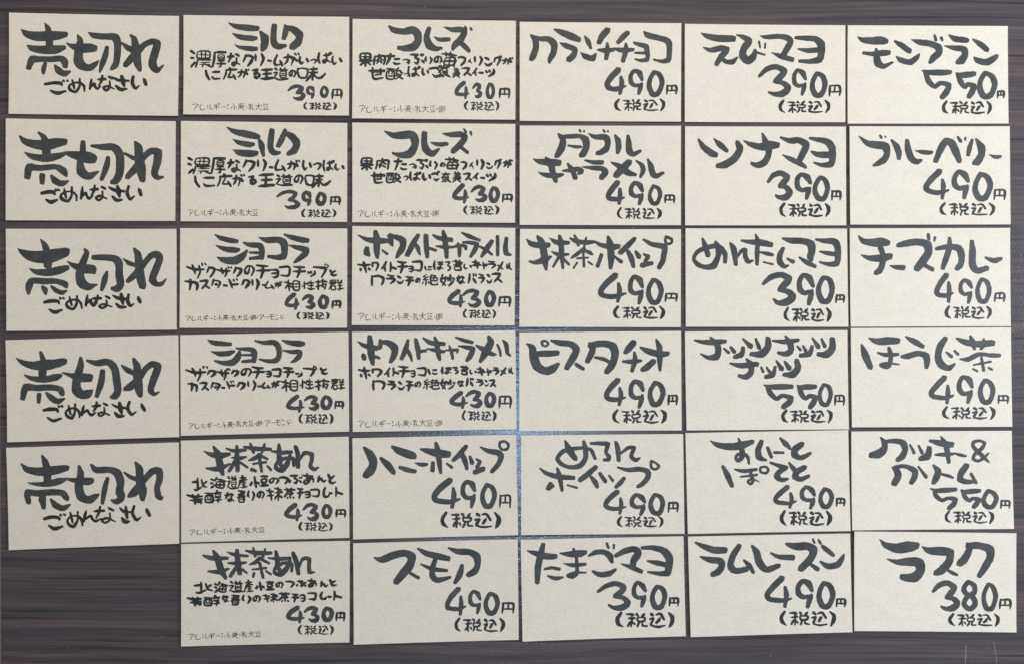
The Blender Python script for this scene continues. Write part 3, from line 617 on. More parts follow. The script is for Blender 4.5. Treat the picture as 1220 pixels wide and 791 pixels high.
C((213,272), [(15,3),(1195,5),(1193,705),(10,706)], 'card naming ショコラ, 430 yen, chocolate flavour, upper of the two alike, third row', BR,
"258,48,8 310,75,32 370,90,36 412,95,26|268,125,8 330,150,34 390,157,40 425,155,24|275,208,8 330,230,42 400,232,52 450,205,42 485,165,18|462,105,12 510,122,32 575,125,38 592,165,36 590,208,36|505,175,14 580,178,22|510,218,20 590,208,28|575,70,10 630,88,38 710,85,42 745,108,48 752,160,44 745,200,42 700,210,34 640,203,22|752,48,12 810,70,34 870,85,40 912,90,32|780,122,8 840,140,32 900,155,42 903,180,38 860,215,32 820,245,14",
 '430', 30, [(750,457,868,585),(865,468,972,580),(987,470,1070,575)], (1085,513,1152,572), (838,593,1070,650),
 desc=[((215,310,12.2), 27, [('ザ',90,35,390,275),('ク',375,95,515,260),('ザ',520,90,760,260),('ク',765,105,905,255),('の',925,75,1085,240)]),
       ((312,310,12.2), 27, [('チ',-95,60,120,270),('ョ',115,130,255,270),('コ',250,90,425,255),('チ',440,80,645,270),('ッ',660,155,790,255),('プ',745,50,985,260),('と',970,135,1100,240)]),
       ((215,310,12.2), 27, [('カ',65,280,280,450),('ス',280,290,440,430),('タ',450,280,600,420),('ー',610,350,690,395),('ド',680,260,860,420),('ク',885,280,1020,420),('リ',1030,275,1150,440)]),
       ((312,310,12.2), 24, [('ー',0,345,50,385),('ム',45,305,185,425),('が',180,310,305,410),('相',310,290,560,460),('性',580,295,780,440),('抜',770,275,960,440),('群',965,280,1190,455)])],
 alg=('アレルギー：小麦・乳大豆・卵・アーモンド', 50, 622, 755, 662, -12))
C((213,392), [(15,42),(1203,20),(1208,722),(20,752)], 'card naming ショコラ, 430 yen, chocolate flavour, lower of the two alike, fourth row', BR,
"208,75,8 250,95,32 310,102,34 368,105,24|232,155,8 290,173,32 350,170,34 392,157,18|258,222,10 320,238,30 380,235,40 420,200,42 432,160,18|412,135,10 460,140,22 525,145,32 540,180,34 535,220,32|440,182,10 520,182,20|455,228,16 530,222,26|545,82,10 600,95,26 680,95,36 710,130,36 712,190,34 690,220,32 640,225,26 575,212,12|735,78,10 790,95,32 855,102,42 882,102,30|742,150,10 800,160,26 855,160,32 858,185,34 830,215,26 800,232,10",
 '430', 30, [(757,460,905,595),(880,460,1000,578),(1005,463,1092,570)], (1105,505,1172,565), (853,595,1097,670),
 desc=[((213,392,5.946), 13.5, [('ザ',50,255,215,365),('ク',200,285,270,340),('ザ',270,270,370,360),('ク',370,285,430,335),('の',440,270,520,335),('チ',510,258,610,350),('ョ',610,290,660,340),('コ',660,275,730,340),('チ',735,262,820,345),('ッ',825,300,880,340),('プ',880,255,985,335),('と',995,265,1060,320)]),
       ((213,392,5.946), 12.5, [('カ',65,370,145,440),('ス',150,370,220,435),('タ',225,370,300,435),('ー',300,405,330,420),('ド',330,355,405,425),('ク',410,370,475,430),('リ',485,360,550,435),('ー',555,395,585,410),('ム',590,370,650,420),('が',655,360,720,420),('相',715,350,850,440),('性',855,345,960,425),('抜',960,345,1070,430),('群',1075,345,1180,430)])],
 alg=('アレルギー：小麦・乳大豆・卵・アーモンド', 70, 662, 805, 706, -30))
C((213,520), [(20,25),(1205,-3),(1210,712),(22,745)], 'card naming 抹茶あん, 430 yen, matcha red bean flavour, upper of the two alike, fifth row', BR,
"182,100,8 240,125,32 300,130,40 360,120,22|250,68,14 280,120,40 295,190,46 315,262,24|200,222,14 280,225,34 365,190,12|340,80,10 400,98,26 475,90,20|415,65,18 415,130,32 420,235,28|375,145,8 430,150,26 480,140,12|400,175,28 360,240,22|440,180,18 490,215,16|465,68,12 540,82,32 650,85,22|510,45,12 530,95,24 535,112,12|610,50,14 600,85,24 590,112,12|575,125,26 540,150,26 500,165,12|580,130,20 630,155,16|530,190,12 620,178,16|575,150,22 590,242,18|520,230,24 545,240,20|630,205,14 655,232,16"
"|662,100,12 730,110,28 800,105,22|712,55,20 715,110,34 715,170,32 735,215,20|790,130,22 770,190,34 730,235,34 690,215,26 700,180,22 750,152,24 810,152,26 818,200,22|830,70,26 845,120,30 848,210,28|855,170,12 890,115,24 940,120,30 945,160,28 935,205,26 960,228,26 993,215,10",
 '430', 32, [(745,463,888,600),(868,463,1000,597),(1012,470,1092,580)], (1112,508,1187,570), (853,600,1092,667),
 desc=[((215,560,12.2), 27, [('北',165,95,410,295),('海',430,80,680,270),('道',680,65,835,275),('産',835,55,980,260),('小',1000,75,1160,250),('豆',1150,60,1290,235)]),
       ((312,560,12.2), 27, [('の',100,95,255,200),('つ',245,75,400,200),('ぶ',385,50,600,195),('あ',580,30,775,205),('ん',800,60,955,170),('と',940,35,1085,195)]),
       ((215,560,12.2), 27, [('芳',95,320,335,505),('醇',345,270,620,475),('な',640,315,795,460),('香',820,275,960,465),('り',975,285,1090,440),('の',1110,290,1230,410)]),
       ((312,560,12.2), 27, [('抹',50,235,310,440),('茶',315,235,490,420),('チ',505,240,610,410),('ョ',610,295,715,400),('コ',705,260,850,390),('レ',885,235,1000,395),('ー',970,310,1030,340),('ト',1055,235,1190,385)])],
 alg=('アレルギー：小麦・乳大豆', 75, 652, 615, 694, -18))
C((213,643), [(22,25),(1213,3),(1210,720),(22,748)], 'card naming 抹茶あん, 430 yen, matcha red bean flavour, lower of the two alike, bottom row', BR,
"178,105,12 240,125,32 345,125,22|250,75,16 280,130,40 300,200,42 335,265,22|212,218,12 290,222,32 355,200,12|345,82,8 400,100,24 490,110,16|415,72,24 420,130,36 435,230,32|355,160,12 420,162,26 480,155,12|410,190,26 370,250,24|455,205,16 485,230,12|480,72,12 550,88,32 655,88,22|530,52,12 545,110,20|615,60,12 600,112,20|575,125,24 545,155,24 505,170,10|585,130,22 640,160,18|525,205,12 620,195,16|575,160,20 600,262,18|535,235,20 530,255,16|620,215,12 655,240,14"
"|640,125,12 720,130,26 790,125,20|690,80,20 700,130,32 705,190,28 730,225,16|790,145,22 765,200,34 720,240,32 680,225,22 690,190,22 740,160,22 800,165,24 803,215,20|812,90,24 835,150,32 850,232,26|855,190,12 880,132,22 925,132,28 925,180,26 930,225,26 968,222,8",
 '430', 32, [(760,458,905,592),(880,458,1002,585),(1012,463,1102,575)], (1113,505,1182,572), (848,597,1100,668),
 desc=[((213,643,5.946), 13.5, [('北',105,285,250,378),('海',250,285,355,375),('道',358,280,460,370),('産',460,275,530,370),('小',540,290,610,355),('豆',615,285,680,355),('の',685,290,745,340),('つ',755,280,825,335),('ぶ',830,280,910,330),('あ',910,268,985,335),('ん',1000,280,1065,330),('と',1060,270,1125,325)]),
       ((213,643,5.946), 13.5, [('芳',60,390,170,470),('醇',175,380,300,465),('な',305,385,360,440),('香',365,380,440,460),('り',450,385,515,450),('の',525,385,585,440),('抹',590,370,705,440),('茶',705,360,790,440),('チ',795,370,855,440),('ョ',855,380,900,435),('コ',910,365,980,425),('レ',1000,360,1055,420),('ー',1050,390,1085,405),('ト',1090,355,1160,425)])],
 alg=('アレルギー：小麦・乳大豆', 70, 658, 588, 700, -18))

# ---------------- column 3
C((415,18), [(33,35),(1187,48),(1183,747),(30,737)], 'card naming コレーズ, 430 yen, strawberry flavour, upper of the two alike, top row', BR,
"290,85,10 330,115,40 400,123,42 460,112,50 493,145,50 493,195,50 460,232,50 400,243,40 360,238,28|572,105,32 555,165,40 577,222,48 615,243,38 660,240,18|608,160,8 650,180,28 712,178,26|680,92,8 740,110,32 800,110,38 822,130,42 800,175,42 752,222,36 740,252,14|800,205,30 830,232,32 855,260,22|828,90,10 836,106,16|868,100,12 873,110,14",
 '430', 28, [(750,470,868,605),(870,482,950,600),(972,482,1042,600)], (1065,522,1148,597), (823,615,1070,685),
 desc=[((420,55,12.2), 28, [('果',90,110,290,310),('肉',300,120,495,290),('た',460,115,700,290),('っ',725,195,830,260),('ぷ',800,110,1050,285),('り',1050,155,1165,275)]),
       ((515,55,12.2), 28, [('の',20,150,150,270),('苺',130,80,360,320),('フ',370,160,495,300),('ィ',510,195,580,270),('リ',600,150,735,300),('ン',750,165,885,300),('グ',885,145,1020,300),('が',1010,170,1185,290)]),
       ((420,55,12.2), 27, [('甘',230,320,475,500),('酸',480,320,745,500),('っ',745,400,840,455),('ぱ',800,290,1000,465),('い',1005,330,1115,445),('ご',1110,280,1310,465)]),
       ((515,55,12.2), 27, [('褒',75,280,265,470),('美',285,320,410,475),('ス',420,315,575,450),('イ',575,325,665,445),('ー',660,385,745,415),('ツ',765,340,915,465)])],
 alg=('アレルギー：小麦・乳大豆・卵', 75, 645, 690, 697, 0))
C((413,145), [(42,12),(1195,22),(1193,720),(42,716)], 'card naming コレーズ, 430 yen, strawberry flavour, lower of the two alike, second row', BR,
"270,72,8 340,103,42 410,100,52 460,97,52 486,140,52 478,190,52 445,233,50 385,243,38 330,228,14|552,92,38 550,150,40 562,200,44 605,232,40 655,198,12|598,152,8 650,165,30 710,162,24|680,90,8 740,98,32 810,95,40 838,118,40 810,160,40 757,212,34|812,185,22 855,222,22|832,58,12 845,78,16|878,80,16 884,98,12",
 '430', 32, [(745,440,880,588),(868,450,998,580),(1005,460,1088,580)], (1100,515,1175,578), (830,597,1080,665),
 desc=[((413,145,5.946), 13.5, [('果',95,258,190,350),('肉',203,260,310,345),('た',325,265,430,350),('っ',440,300,490,335),('ぷ',480,265,580,345),('り',585,280,645,345),('の',660,290,700,330),('苺',695,250,800,350),('フ',805,285,855,345),('ィ',865,290,905,340),('リ',915,270,975,345),('ン',985,290,1040,340),('グ',1045,265,1100,340),('が',1105,270,1180,335)]),
       ((413,145,5.946), 13.5, [('甘',170,360,270,445),('酸',275,360,390,440),('っ',400,385,440,425),('ぱ',445,355,535,425),('い',535,365,600,425),('ご',600,350,665,425),('褒',665,358,740,435),('美',745,355,815,435),('ス',825,365,890,425),('イ',890,365,940,420),('ー',940,395,980,410),('ツ',985,365,1060,430)])],
 alg=('アレルギー：小麦・乳大豆・卵', 80, 632, 655, 680, 0))
C((413,268), [(42,12),(1195,25),(1190,712),(38,710)], 'card naming ホワイトキャラメル, 430 yen, white caramel flavour, upper of the two alike, third row', BR,
"82,75,8 150,108,32 220,115,44 280,115,32|205,55,28 215,110,46 215,180,42 220,232,22|145,172,32 142,200,40 158,216,22|255,184,12 288,208,18|312,78,30 315,120,34 325,148,16|300,82,22 360,92,36 398,115,44 398,160,44 370,208,32 355,232,18|508,78,24 470,140,38 432,212,34|485,130,18 505,170,26 520,213,12|562,82,32 565,150,34 572,226,26|575,165,20 630,183,20|612,75,10 660,98,30 740,110,32|635,155,10 690,160,24 760,160,16|685,50,20 695,100,36 705,160,34 710,230,24"
"|755,160,12 800,150,22 840,155,24 845,175,18|790,135,14 800,175,28 800,222,20|820,60,14 870,85,28 940,112,20|825,127,12 880,130,26 922,142,32 908,180,32 880,226,20|1028,122,28 990,175,34 957,226,20|930,150,10 980,175,22 1030,213,14|1068,88,22 1070,150,24 1070,216,20|1132,102,26 1125,160,32 1132,205,32 1163,215,12",
 '430', 32, [(710,457,852,592),(812,450,955,592),(972,462,1060,585)], (1075,507,1163,585), (825,600,1058,665),
 desc=[((415,305,12.2), 27, [('ホ',130,85,335,255),('ワ',335,85,455,230),('イ',475,80,575,240),('ト',590,90,710,240),('チ',700,70,865,260),('ョ',860,145,950,245),('コ',925,75,1085,240),('に',1105,150,1220,220)]),
       ((512,305,12.2), 25, [('ほ',50,75,205,215),('ろ',215,75,315,230),('苦',325,50,480,225),('い',490,120,615,205),('キ',595,60,740,195),('ャ',740,90,840,200),('ラ',835,70,965,195),('メ',970,85,1080,230),('ル',1100,105,1200,215)]),
       ((415,305,12.2), 27, [('Q',325,285,530,440),('ラ',550,270,690,420),('ン',700,285,815,410),('チ',820,290,960,445),('の',970,320,1055,405),('絶',1070,265,1310,440)]),
       ((512,305,12.2), 27, [('妙',140,265,375,450),('な',380,285,520,420),('バ',545,250,695,410),('ラ',700,260,800,405),('ン',820,260,915,405),('ス',895,250,1060,400)])],
 alg=('アレルギー：小麦・乳大豆・卵', 80, 627, 680, 678, 0))
C((413,390), [(40,32),(1195,22),(1203,718),(45,737)], 'card naming ホワイトキャラメル, 430 yen, white caramel flavour, lower of the two alike, fourth row', BR,
"80,98,8 130,128,30 208,145,36|165,70,32 170,140,46 178,200,42 188,256,22|120,197,28 127,218,28|205,205,22 232,215,18|240,92,22 240,130,32 230,148,16|240,102,20 300,110,40 342,145,46 338,190,42 315,238,26|435,92,20 420,150,36 392,216,28|425,150,22 450,190,22 463,233,12|490,87,24 505,150,32 512,212,26|510,172,20 560,162,20|545,75,12 600,108,32 688,115,26|575,150,10 640,163,30 692,170,18|625,70,14 640,120,34 650,180,32 660,224,20"
"|700,160,10 750,160,20 786,157,20 782,175,12|728,128,10 745,180,22 752,218,16|775,70,12 830,90,26 888,104,22|795,130,10 850,140,28 892,152,36 878,195,36 852,232,20|1007,67,20 1020,110,46 985,170,50 948,236,24|918,125,10 970,153,36 1020,183,32 1058,190,10|1068,120,14 1085,160,18 1092,198,14|1108,90,10 1130,120,28 1140,180,22 1162,200,10",
 '430', 32, [(725,445,870,578),(830,437,965,572),(975,450,1062,567)], (1075,480,1168,572), (818,587,1060,660),
 desc=[((413,390,5.946), 13, [('ホ',80,275,175,365),('ワ',175,285,255,350),('イ',265,280,315,350),('ト',320,280,375,345),('チ',360,265,445,352),('ョ',445,300,490,350),('コ',495,280,570,345),('に',575,290,645,335),('ほ',668,275,745,330),('ろ',745,275,795,330),('苦',800,262,865,335),('い',870,295,920,330),('キ',915,275,980,340),('ャ',980,285,1030,340),('ラ',1030,275,1080,335),('メ',1085,280,1135,340),('ル',1140,280,1185,330)]),
       ((413,390,5.946), 13, [('Q',180,370,275,440),('ラ',285,370,350,440),('ン',360,375,415,440),('チ',415,370,475,450),('の',480,378,530,425),('絶',540,360,660,440),('妙',655,360,775,438),('な',780,370,835,420),('バ',840,350,905,415),('ラ',915,360,970,415),('ン',975,365,1010,415),('ス',1005,365,1060,420)])],
 alg=('アレルギー：小麦・乳大豆・卵', 80, 658, 680, 706, -10))
C((415,515), [(32,38),(1188,12),(1203,722),(37,752)], 'honey whip price card reading ハニーホイップ, 490 yen, left of the melon whip card', PC,
"115,105,18 152,145,46 178,205,54 165,258,58 128,298,46|235,182,22 280,225,42 322,280,30|315,98,20 370,130,50 440,155,56 468,168,34|370,245,24 420,262,34 472,272,26|475,212,8 520,225,28 555,222,20|515,115,12 570,130,40 640,145,58 705,150,46|622,75,22 635,130,36 645,200,34 655,280,20|600,214,24 598,262,32|700,218,14 733,243,18|833,98,28 790,150,32 745,192,24|805,150,32 828,200,32 840,254,20|862,168,16 878,212,28|910,187,14 932,205,24 912,240,24|898,278,32 955,255,32|938,102,10 1000,130,34 1060,140,40 1083,170,38 1060,225,32 1018,272,26|1075,68,18 1108,60,16 1135,85,16 1125,113,16 1090,118,16 1072,95,16 1075,68,16",
 '490', 42, [(583,320,810,545),(790,325,915,542),(935,352,1055,538)], (1067,435,1155,533), (658,560,1080,675))
C((415,640), [(37,37),(1200,8),(1207,718),(42,752)], 'smore price card reading スモア, 490 yen, bottom row, left of the egg mayo card', PC,
"188,140,10 240,153,40 320,122,46 400,107,46 450,132,54 438,190,56 390,250,52 342,308,42|440,248,18 495,280,24|495,75,12 560,110,40 640,130,46 706,145,36|518,187,12 600,220,30 696,230,22|615,160,32 597,215,38 597,268,38 630,298,38 722,278,16|712,70,12 780,95,40 860,100,42 908,128,46 918,180,42 900,230,42 852,260,32|805,198,26 790,258,42 757,314,24",
 '490', 36, [(680,345,850,558),(845,362,950,547),(958,378,1075,547)], (1085,453,1178,535), (757,565,1110,665))

# ---------------- column 4
C((615,20), [(25,42),(1168,52),(1165,748),(25,742)], 'crunch chocolate price card reading クランチチョコ, 490 yen, top row, left of the shrimp mayo card', PC,
"100,132,8 133,165,38 140,220,42 122,278,44 108,303,32|110,140,14 170,162,32 230,165,40 268,200,44 265,255,42 242,300,34 234,330,14|272,95,12 320,115,38 390,145,50 440,167,36|310,190,8 360,213,38 413,237,38 408,275,38 375,308,38|482,140,8 508,180,30 528,228,16|455,258,8 495,288,38 540,300,38 563,270,14"
"|645,102,40 610,140,42 588,185,34|580,240,14 630,245,34 686,240,22|645,195,16 645,245,34 637,298,30|788,120,30 755,150,34 722,186,26|695,230,14 750,243,34 826,238,20|775,197,14 775,245,36 757,314,30|835,190,16 880,205,30 918,217,34 930,270,30 925,308,28 880,315,22 842,305,10|842,262,12 910,262,22|905,112,10 935,138,40 1000,155,40 1060,172,40 1083,200,38 1083,260,36 1078,308,34 1035,322,26 975,310,12",
 '490', 40, [(620,365,795,568),(790,373,908,568),(925,380,1048,572)], (1060,487,1140,558), (697,585,1055,675))
C((615,145), [(25,33),(1165,35),(1165,738),(25,735)], 'double caramel price card reading ダブルキャラメル, 490 yen, second row, left of the tuna mayo card', PC,
"300,92,12 328,125,36 325,180,50 297,232,40 285,246,28|310,112,22 380,110,30 450,108,30 488,130,44 496,180,46 475,230,42 460,242,32|370,174,12 420,183,22 458,182,18|448,64,12 455,75,14|480,70,10 481,76,10|512,88,8 560,113,32 630,115,40 648,150,40 638,195,40 595,225,34 575,228,26|617,65,12 625,76,14|648,70,10 650,76,10|700,102,14 720,140,36 725,190,38 717,222,24|790,107,20 795,160,38 800,210,42 825,235,32 878,212,18"
"|120,268,8 170,288,36 240,293,50 298,295,44|157,362,8 210,383,30 280,386,36 332,378,14|210,260,14 245,300,44 258,360,36 280,422,28|332,352,12 390,350,28 440,340,32 462,355,32 440,373,16|364,302,10 395,345,32 418,400,32|488,277,10 545,292,28 606,292,30|465,325,8 540,332,28 608,337,36 633,365,36 605,398,36|798,292,40 750,340,46 708,382,40|674,292,10 740,325,40 790,365,42 842,380,22|850,282,12 888,310,26 898,350,32 880,394,18|932,274,12 952,320,34 965,370,38 988,390,32 1038,368,20",
 '490', 38, [(628,422,782,602),(792,422,912,602),(932,447,1035,597)], (1048,520,1125,585), (715,612,1028,697))
C((615,268), [(27,33),(1165,35),(1163,725),(22,722)], 'matcha whip price card reading 抹茶ホイップ, 490 yen, third row, left of the mentai mayo card', PC,
"72,104,8 110,138,36 170,150,40 225,145,34|150,84,14 175,120,40 195,190,46 205,260,42 212,318,18|94,262,10 140,270,28 200,250,40 248,227,12|235,97,8 290,128,36 368,130,24|305,80,16 315,130,36 322,200,34 330,306,18|250,192,8 300,213,28 368,212,16|300,235,20 262,298,14|340,250,18 373,284,14"
"|382,98,10 430,120,32 500,128,32 550,122,18|412,77,12 430,115,22 440,148,18|495,94,12 487,130,22 482,155,12|480,172,22 430,210,22 392,236,12|478,182,18 520,200,26 538,212,12|432,240,12 508,235,12|475,200,14 480,296,16|430,272,12 407,308,12|512,266,14 538,284,12"
"|560,125,14 610,148,30 680,160,40 722,155,32|650,90,20 665,150,46 672,240,44 668,306,24|603,218,26 577,292,26|697,227,12 743,264,24|836,103,26 790,150,34 738,198,32|790,192,24 815,240,34 830,298,22|847,194,18 868,228,32|903,212,14 932,228,28 912,260,24|892,290,32 958,274,26|900,107,14 960,140,32 1045,160,40 1045,210,40 1035,260,36 1012,302,32|1060,92,24 1095,103,18 1100,128,16 1075,140,16 1056,125,18 1058,95,18",
 '490', 40, [(572,343,790,565),(785,355,912,572),(918,378,1042,568)], (1048,483,1142,550), (690,575,1052,670))
C((615,388), [(22,47),(1165,38),(1170,738),(22,742)], 'pistachio price card reading ピスタチオ, 490 yen, fourth row, left of the nuts card', PC,
"72,125,8 110,150,38 125,220,56 150,288,54 210,318,52 263,300,46 298,270,20|158,197,38 220,195,42 290,190,34|182,112,18 205,105,15 227,125,15 208,143,14 187,135,16 182,112,16|248,104,14 310,120,40 388,130,42 426,170,46 398,230,46 358,294,34|425,272,24 472,302,26|518,122,14 540,170,44 505,246,34|525,138,36 600,125,44 678,140,50 700,200,50 680,268,50 642,322,36|560,222,16 620,235,26 658,256,20"
"|828,122,42 795,160,42 772,186,26|755,252,14 820,252,32 882,245,18|835,187,16 840,240,34 820,314,26|880,152,14 940,180,42 1010,198,46 1068,195,32|990,97,14 1012,150,36 1015,230,38 1018,310,18|970,252,36 920,295,40 895,308,30",
 '490', 38, [(618,370,787,572),(790,373,915,592),(930,387,1055,572)], (1070,485,1142,563), (683,590,1065,690))
C((615,515), [(35,18),(1180,8),(1190,713),(35,722)], 'melon whip price card reading めろんホイップ, 490 yen, left of the sweet potato card', PC,
"348,60,14 375,120,42 418,182,30|478,62,20 490,120,34 490,180,34 450,233,32 380,243,28 320,220,26 292,180,26 330,132,26 400,113,26 470,107,22 530,122,24 558,182,18|530,75,18 590,75,26 645,80,32 640,115,28 635,140,22 658,170,28 653,188,26 622,193,18|705,67,20 720,120,32 725,192,26|735,150,12 790,107,22 832,107,28 820,140,26 815,170,26 845,193,26 873,178,14"
"|168,252,10 220,288,28 300,310,36 404,318,28|290,252,14 308,310,32 325,406,20|243,362,28 226,392,30 258,375,24|364,370,12 428,388,16|563,242,28 510,290,34 452,333,30|530,312,20 560,350,32 573,382,22|592,287,20 630,342,26|657,302,12 683,338,18|763,322,22 735,355,30 707,382,22|718,244,12 790,262,28 870,257,32 926,272,36 933,310,36 895,360,28 862,380,22|955,202,18 985,212,15 1010,235,18 985,258,16 957,245,18 955,205,18",
 '490', 34, [(612,402,790,582),(797,422,925,592),(935,422,1055,585)], (1070,488,1148,565), (715,587,1042,670))
C((615,635), [(32,42),(1182,17),(1198,722),(45,760)], 'egg mayo price card reading たまごマヨ, 390 yen, bottom row, left of the rum raisin card', PC,
"78,118,8 140,138,36 210,158,46 274,160,34|190,77,28 175,140,44 155,230,46 150,340,32|200,250,12 250,240,22 303,250,22|224,298,10 275,315,28 330,308,12|312,138,10 380,145,38 445,140,46 488,130,28|335,210,8 400,222,28 488,215,20|405,107,14 425,170,20 430,235,22 428,278,26 395,303,28 362,295,16 410,275,18 492,275,10"
"|514,155,14 570,130,32 628,132,36 662,157,40 678,198,22|540,264,12 590,288,36 650,284,36 700,255,18|640,67,14 652,100,16|690,80,16 690,102,14|705,155,24 770,122,36 838,108,40 862,140,46 830,190,46 830,228,32|747,214,10 820,238,34 882,266,28|892,100,20 960,98,34 1040,118,46 1083,175,50 1078,240,50 1068,278,40 1000,280,28 932,270,12|928,192,10 990,205,34 1066,220,36",
 '390', 36, [(565,332,807,547),(812,330,930,530),(945,355,1070,535)], (1078,448,1152,515), (707,552,1118,665))

# ---------------- column 5
C((810,20), [(33,57),(1168,67),(1168,752),(33,750)], 'shrimp mayo price card reading えびマヨ, 390 yen, top row, left of the mont blanc card', PC,
"150,122,8 200,146,36 280,160,48 374,160,42|165,224,8 220,242,32 295,228,36 330,240,38 290,290,38 257,340,28|295,302,24 330,325,30 370,325,32 405,295,12|402,135,10 450,150,32 488,180,42 455,225,46 442,275,48 475,318,46 518,290,42 530,245,22|525,252,18 598,275,12|558,182,12 566,223,12|603,197,12 600,225,12|567,142,8 610,150,28 690,145,32 758,155,40 782,185,36 760,225,40 727,282,36|650,260,8 720,288,36 790,308,34"
"|820,155,20 880,158,34 960,165,40 998,205,48 998,270,48 983,308,42 920,323,32 847,320,22|835,234,10 900,245,32 980,240,34",
 '390', 38, [(540,340,782,580),(788,370,903,572),(918,392,1045,578)], (1050,487,1137,570), (700,595,1062,690))
C((810,145), [(35,38),(1172,40),(1175,738),(35,738)], 'tuna mayo price card reading ツナマヨ, 390 yen, second row, left of the blueberry card', PC,
"130,130,12 165,183,34 228,232,46 250,238,34|240,127,10 285,170,36 328,210,26|405,152,28 422,200,46 390,260,46 320,308,46 268,318,32|450,138,8 500,165,32 570,183,48 640,170,56 685,170,40|582,90,12 605,150,38 628,220,42 600,288,42 550,313,38 508,300,20|712,117,14 780,140,38 840,137,42 892,170,46 868,230,44 842,280,40|727,240,8 790,273,34 850,303,34 888,328,18"
"|918,122,16 970,132,32 1040,147,44 1073,190,46 1078,250,46 1068,303,40 1010,313,30 947,295,12|930,217,12 980,238,40 1056,240,46",
 '390', 38, [(605,350,792,565),(805,360,940,568),(938,385,1062,570)], (1067,490,1140,565), (705,580,1062,680))
C((810,268), [(38,28),(1180,30),(1190,722),(40,722)], 'mentai mayo price card reading めんたいマヨ, 390 yen, third row, left of the cheese curry card', PC,
"158,100,14 175,150,32 198,216,32|250,122,12 268,160,36 270,220,36 240,288,42 190,303,34 132,288,30 97,245,24 120,197,26 180,167,28 250,152,32 288,167,32 318,210,32 318,262,28|355,132,14 380,180,38 395,280,26|400,240,12 430,192,22 460,182,30 460,220,30 480,263,28 513,255,12|437,115,14 500,125,32 580,130,44 640,143,36|535,74,12 548,120,30 545,200,32 545,280,22|570,197,12 620,207,28 653,215,20|592,267,12 655,282,14|728,172,24 705,220,38 705,263,38 735,298,26 765,290,12|760,242,14 798,264,26"
"|728,100,14 790,115,42 860,117,42 922,137,50 932,185,50 922,225,46 928,248,28|845,234,12 900,270,34 953,297,24|962,107,14 1020,117,32 1090,122,44 1113,160,42 1116,220,42 1108,273,38 1060,283,30 990,268,14|990,192,10 1050,205,32 1106,212,32",
 '390', 42, [(570,333,817,578),(818,340,958,578),(962,357,1095,562)], (1098,493,1165,557), (735,587,1070,688))
C((810,388), [(33,42),(1182,32),(1192,730),(45,738)], 'nuts nuts nuts price card reading ナッツナッツナッツ, 550 yen, name written in two lines', PC,
"104,102,14 170,115,30 240,115,40 318,108,24|215,82,12 260,130,36 270,180,42 255,218,42 200,223,30 147,198,10|310,160,12 343,188,20|360,152,18 383,183,26|445,157,26 435,200,34 388,220,26|445,92,12 498,143,34|535,92,14 560,155,26|620,92,32 620,150,46 575,198,46 505,200,28|657,105,12 740,112,32 833,100,22|745,74,12 775,120,40 785,170,40 750,198,36 697,190,22|828,142,10 850,168,18|870,142,12 888,173,22|933,147,24 915,195,36 853,210,26|935,87,12 978,148,28|1000,92,14 1023,143,24|1075,97,36 1075,160,46 1030,203,44 980,200,28"
"|357,265,14 430,280,36 543,270,32|470,234,12 500,270,36 503,325,38 465,360,36 420,352,24|574,292,12 588,323,18|612,292,12 633,323,20|673,292,22 655,345,32 608,360,26|682,247,12 718,303,32|740,252,14 773,298,32|825,247,32 833,300,42 795,343,44 738,345,26",
 '550', 38, [(575,400,808,592),(808,402,975,590),(975,402,1080,572)], (1088,485,1165,563), (720,590,1078,688))
C((812,508), [(25,43),(1175,22),(1192,735),(42,755)], 'sweet potato price card reading すいーとぽてと, 490 yen, left of the cookie and cream card', PC,
"203,98,8 260,128,36 340,140,48 420,130,48 498,105,28|402,82,12 420,140,32 430,200,34 402,238,26 382,220,20 395,195,20 440,190,22 468,215,22 475,258,14|563,107,32 540,165,40 550,218,36 598,235,14|607,147,20 633,212,22|657,180,18 716,182,18|697,80,14 735,120,32 768,155,14|848,122,34 800,160,44 800,200,42 838,218,32 880,203,28 908,185,18"
"|290,280,20 325,345,36 355,416,26|377,300,12 440,312,26 528,300,18|417,352,12 530,338,16|482,307,18 495,350,22 503,385,20 485,403,16 467,385,14 500,367,12 550,390,8|560,287,16 595,282,15 613,305,16 595,326,16 562,320,16 554,298,16 560,287,16|627,252,14 690,275,28 740,287,24 700,310,32 672,345,36 702,373,32 747,368,18|760,254,14 790,295,28 810,320,14|868,287,32 810,320,40 802,350,40 840,370,32 898,347,20",
 '490', 34, [(640,410,825,585),(828,410,955,590),(965,425,1078,578)], (1088,500,1155,562), (697,592,1060,700))
C((815,630), [(25,50),(1172,28),(1188,725),(45,760)], 'rum raisin price card reading ラムレーズン, 490 yen, bottom row, left of the rusk card', PC,
"82,92,14 140,120,36 210,145,48 284,145,42|113,192,10 180,213,40 250,222,44 268,255,42 240,298,42 200,318,32|388,118,32 345,185,42 327,255,44 360,293,40 440,280,34|422,217,14 460,255,30 488,303,20|480,117,16 510,160,40 530,230,46 580,283,42 668,255,28|614,168,12 670,193,32 764,198,40|722,102,18 790,120,50 870,117,52 913,147,54 890,210,48 825,276,42|897,248,22 942,280,30|910,70,14 920,93,12|950,74,14 963,96,18|977,117,20 1010,145,32 1053,182,22|964,227,14 1020,260,40 1083,248,40 1113,210,32 1128,177,12",
 '490', 40, [(565,327,777,562),(782,342,922,565),(935,362,1068,562)], (1070,485,1143,550), (678,573,1070,683))

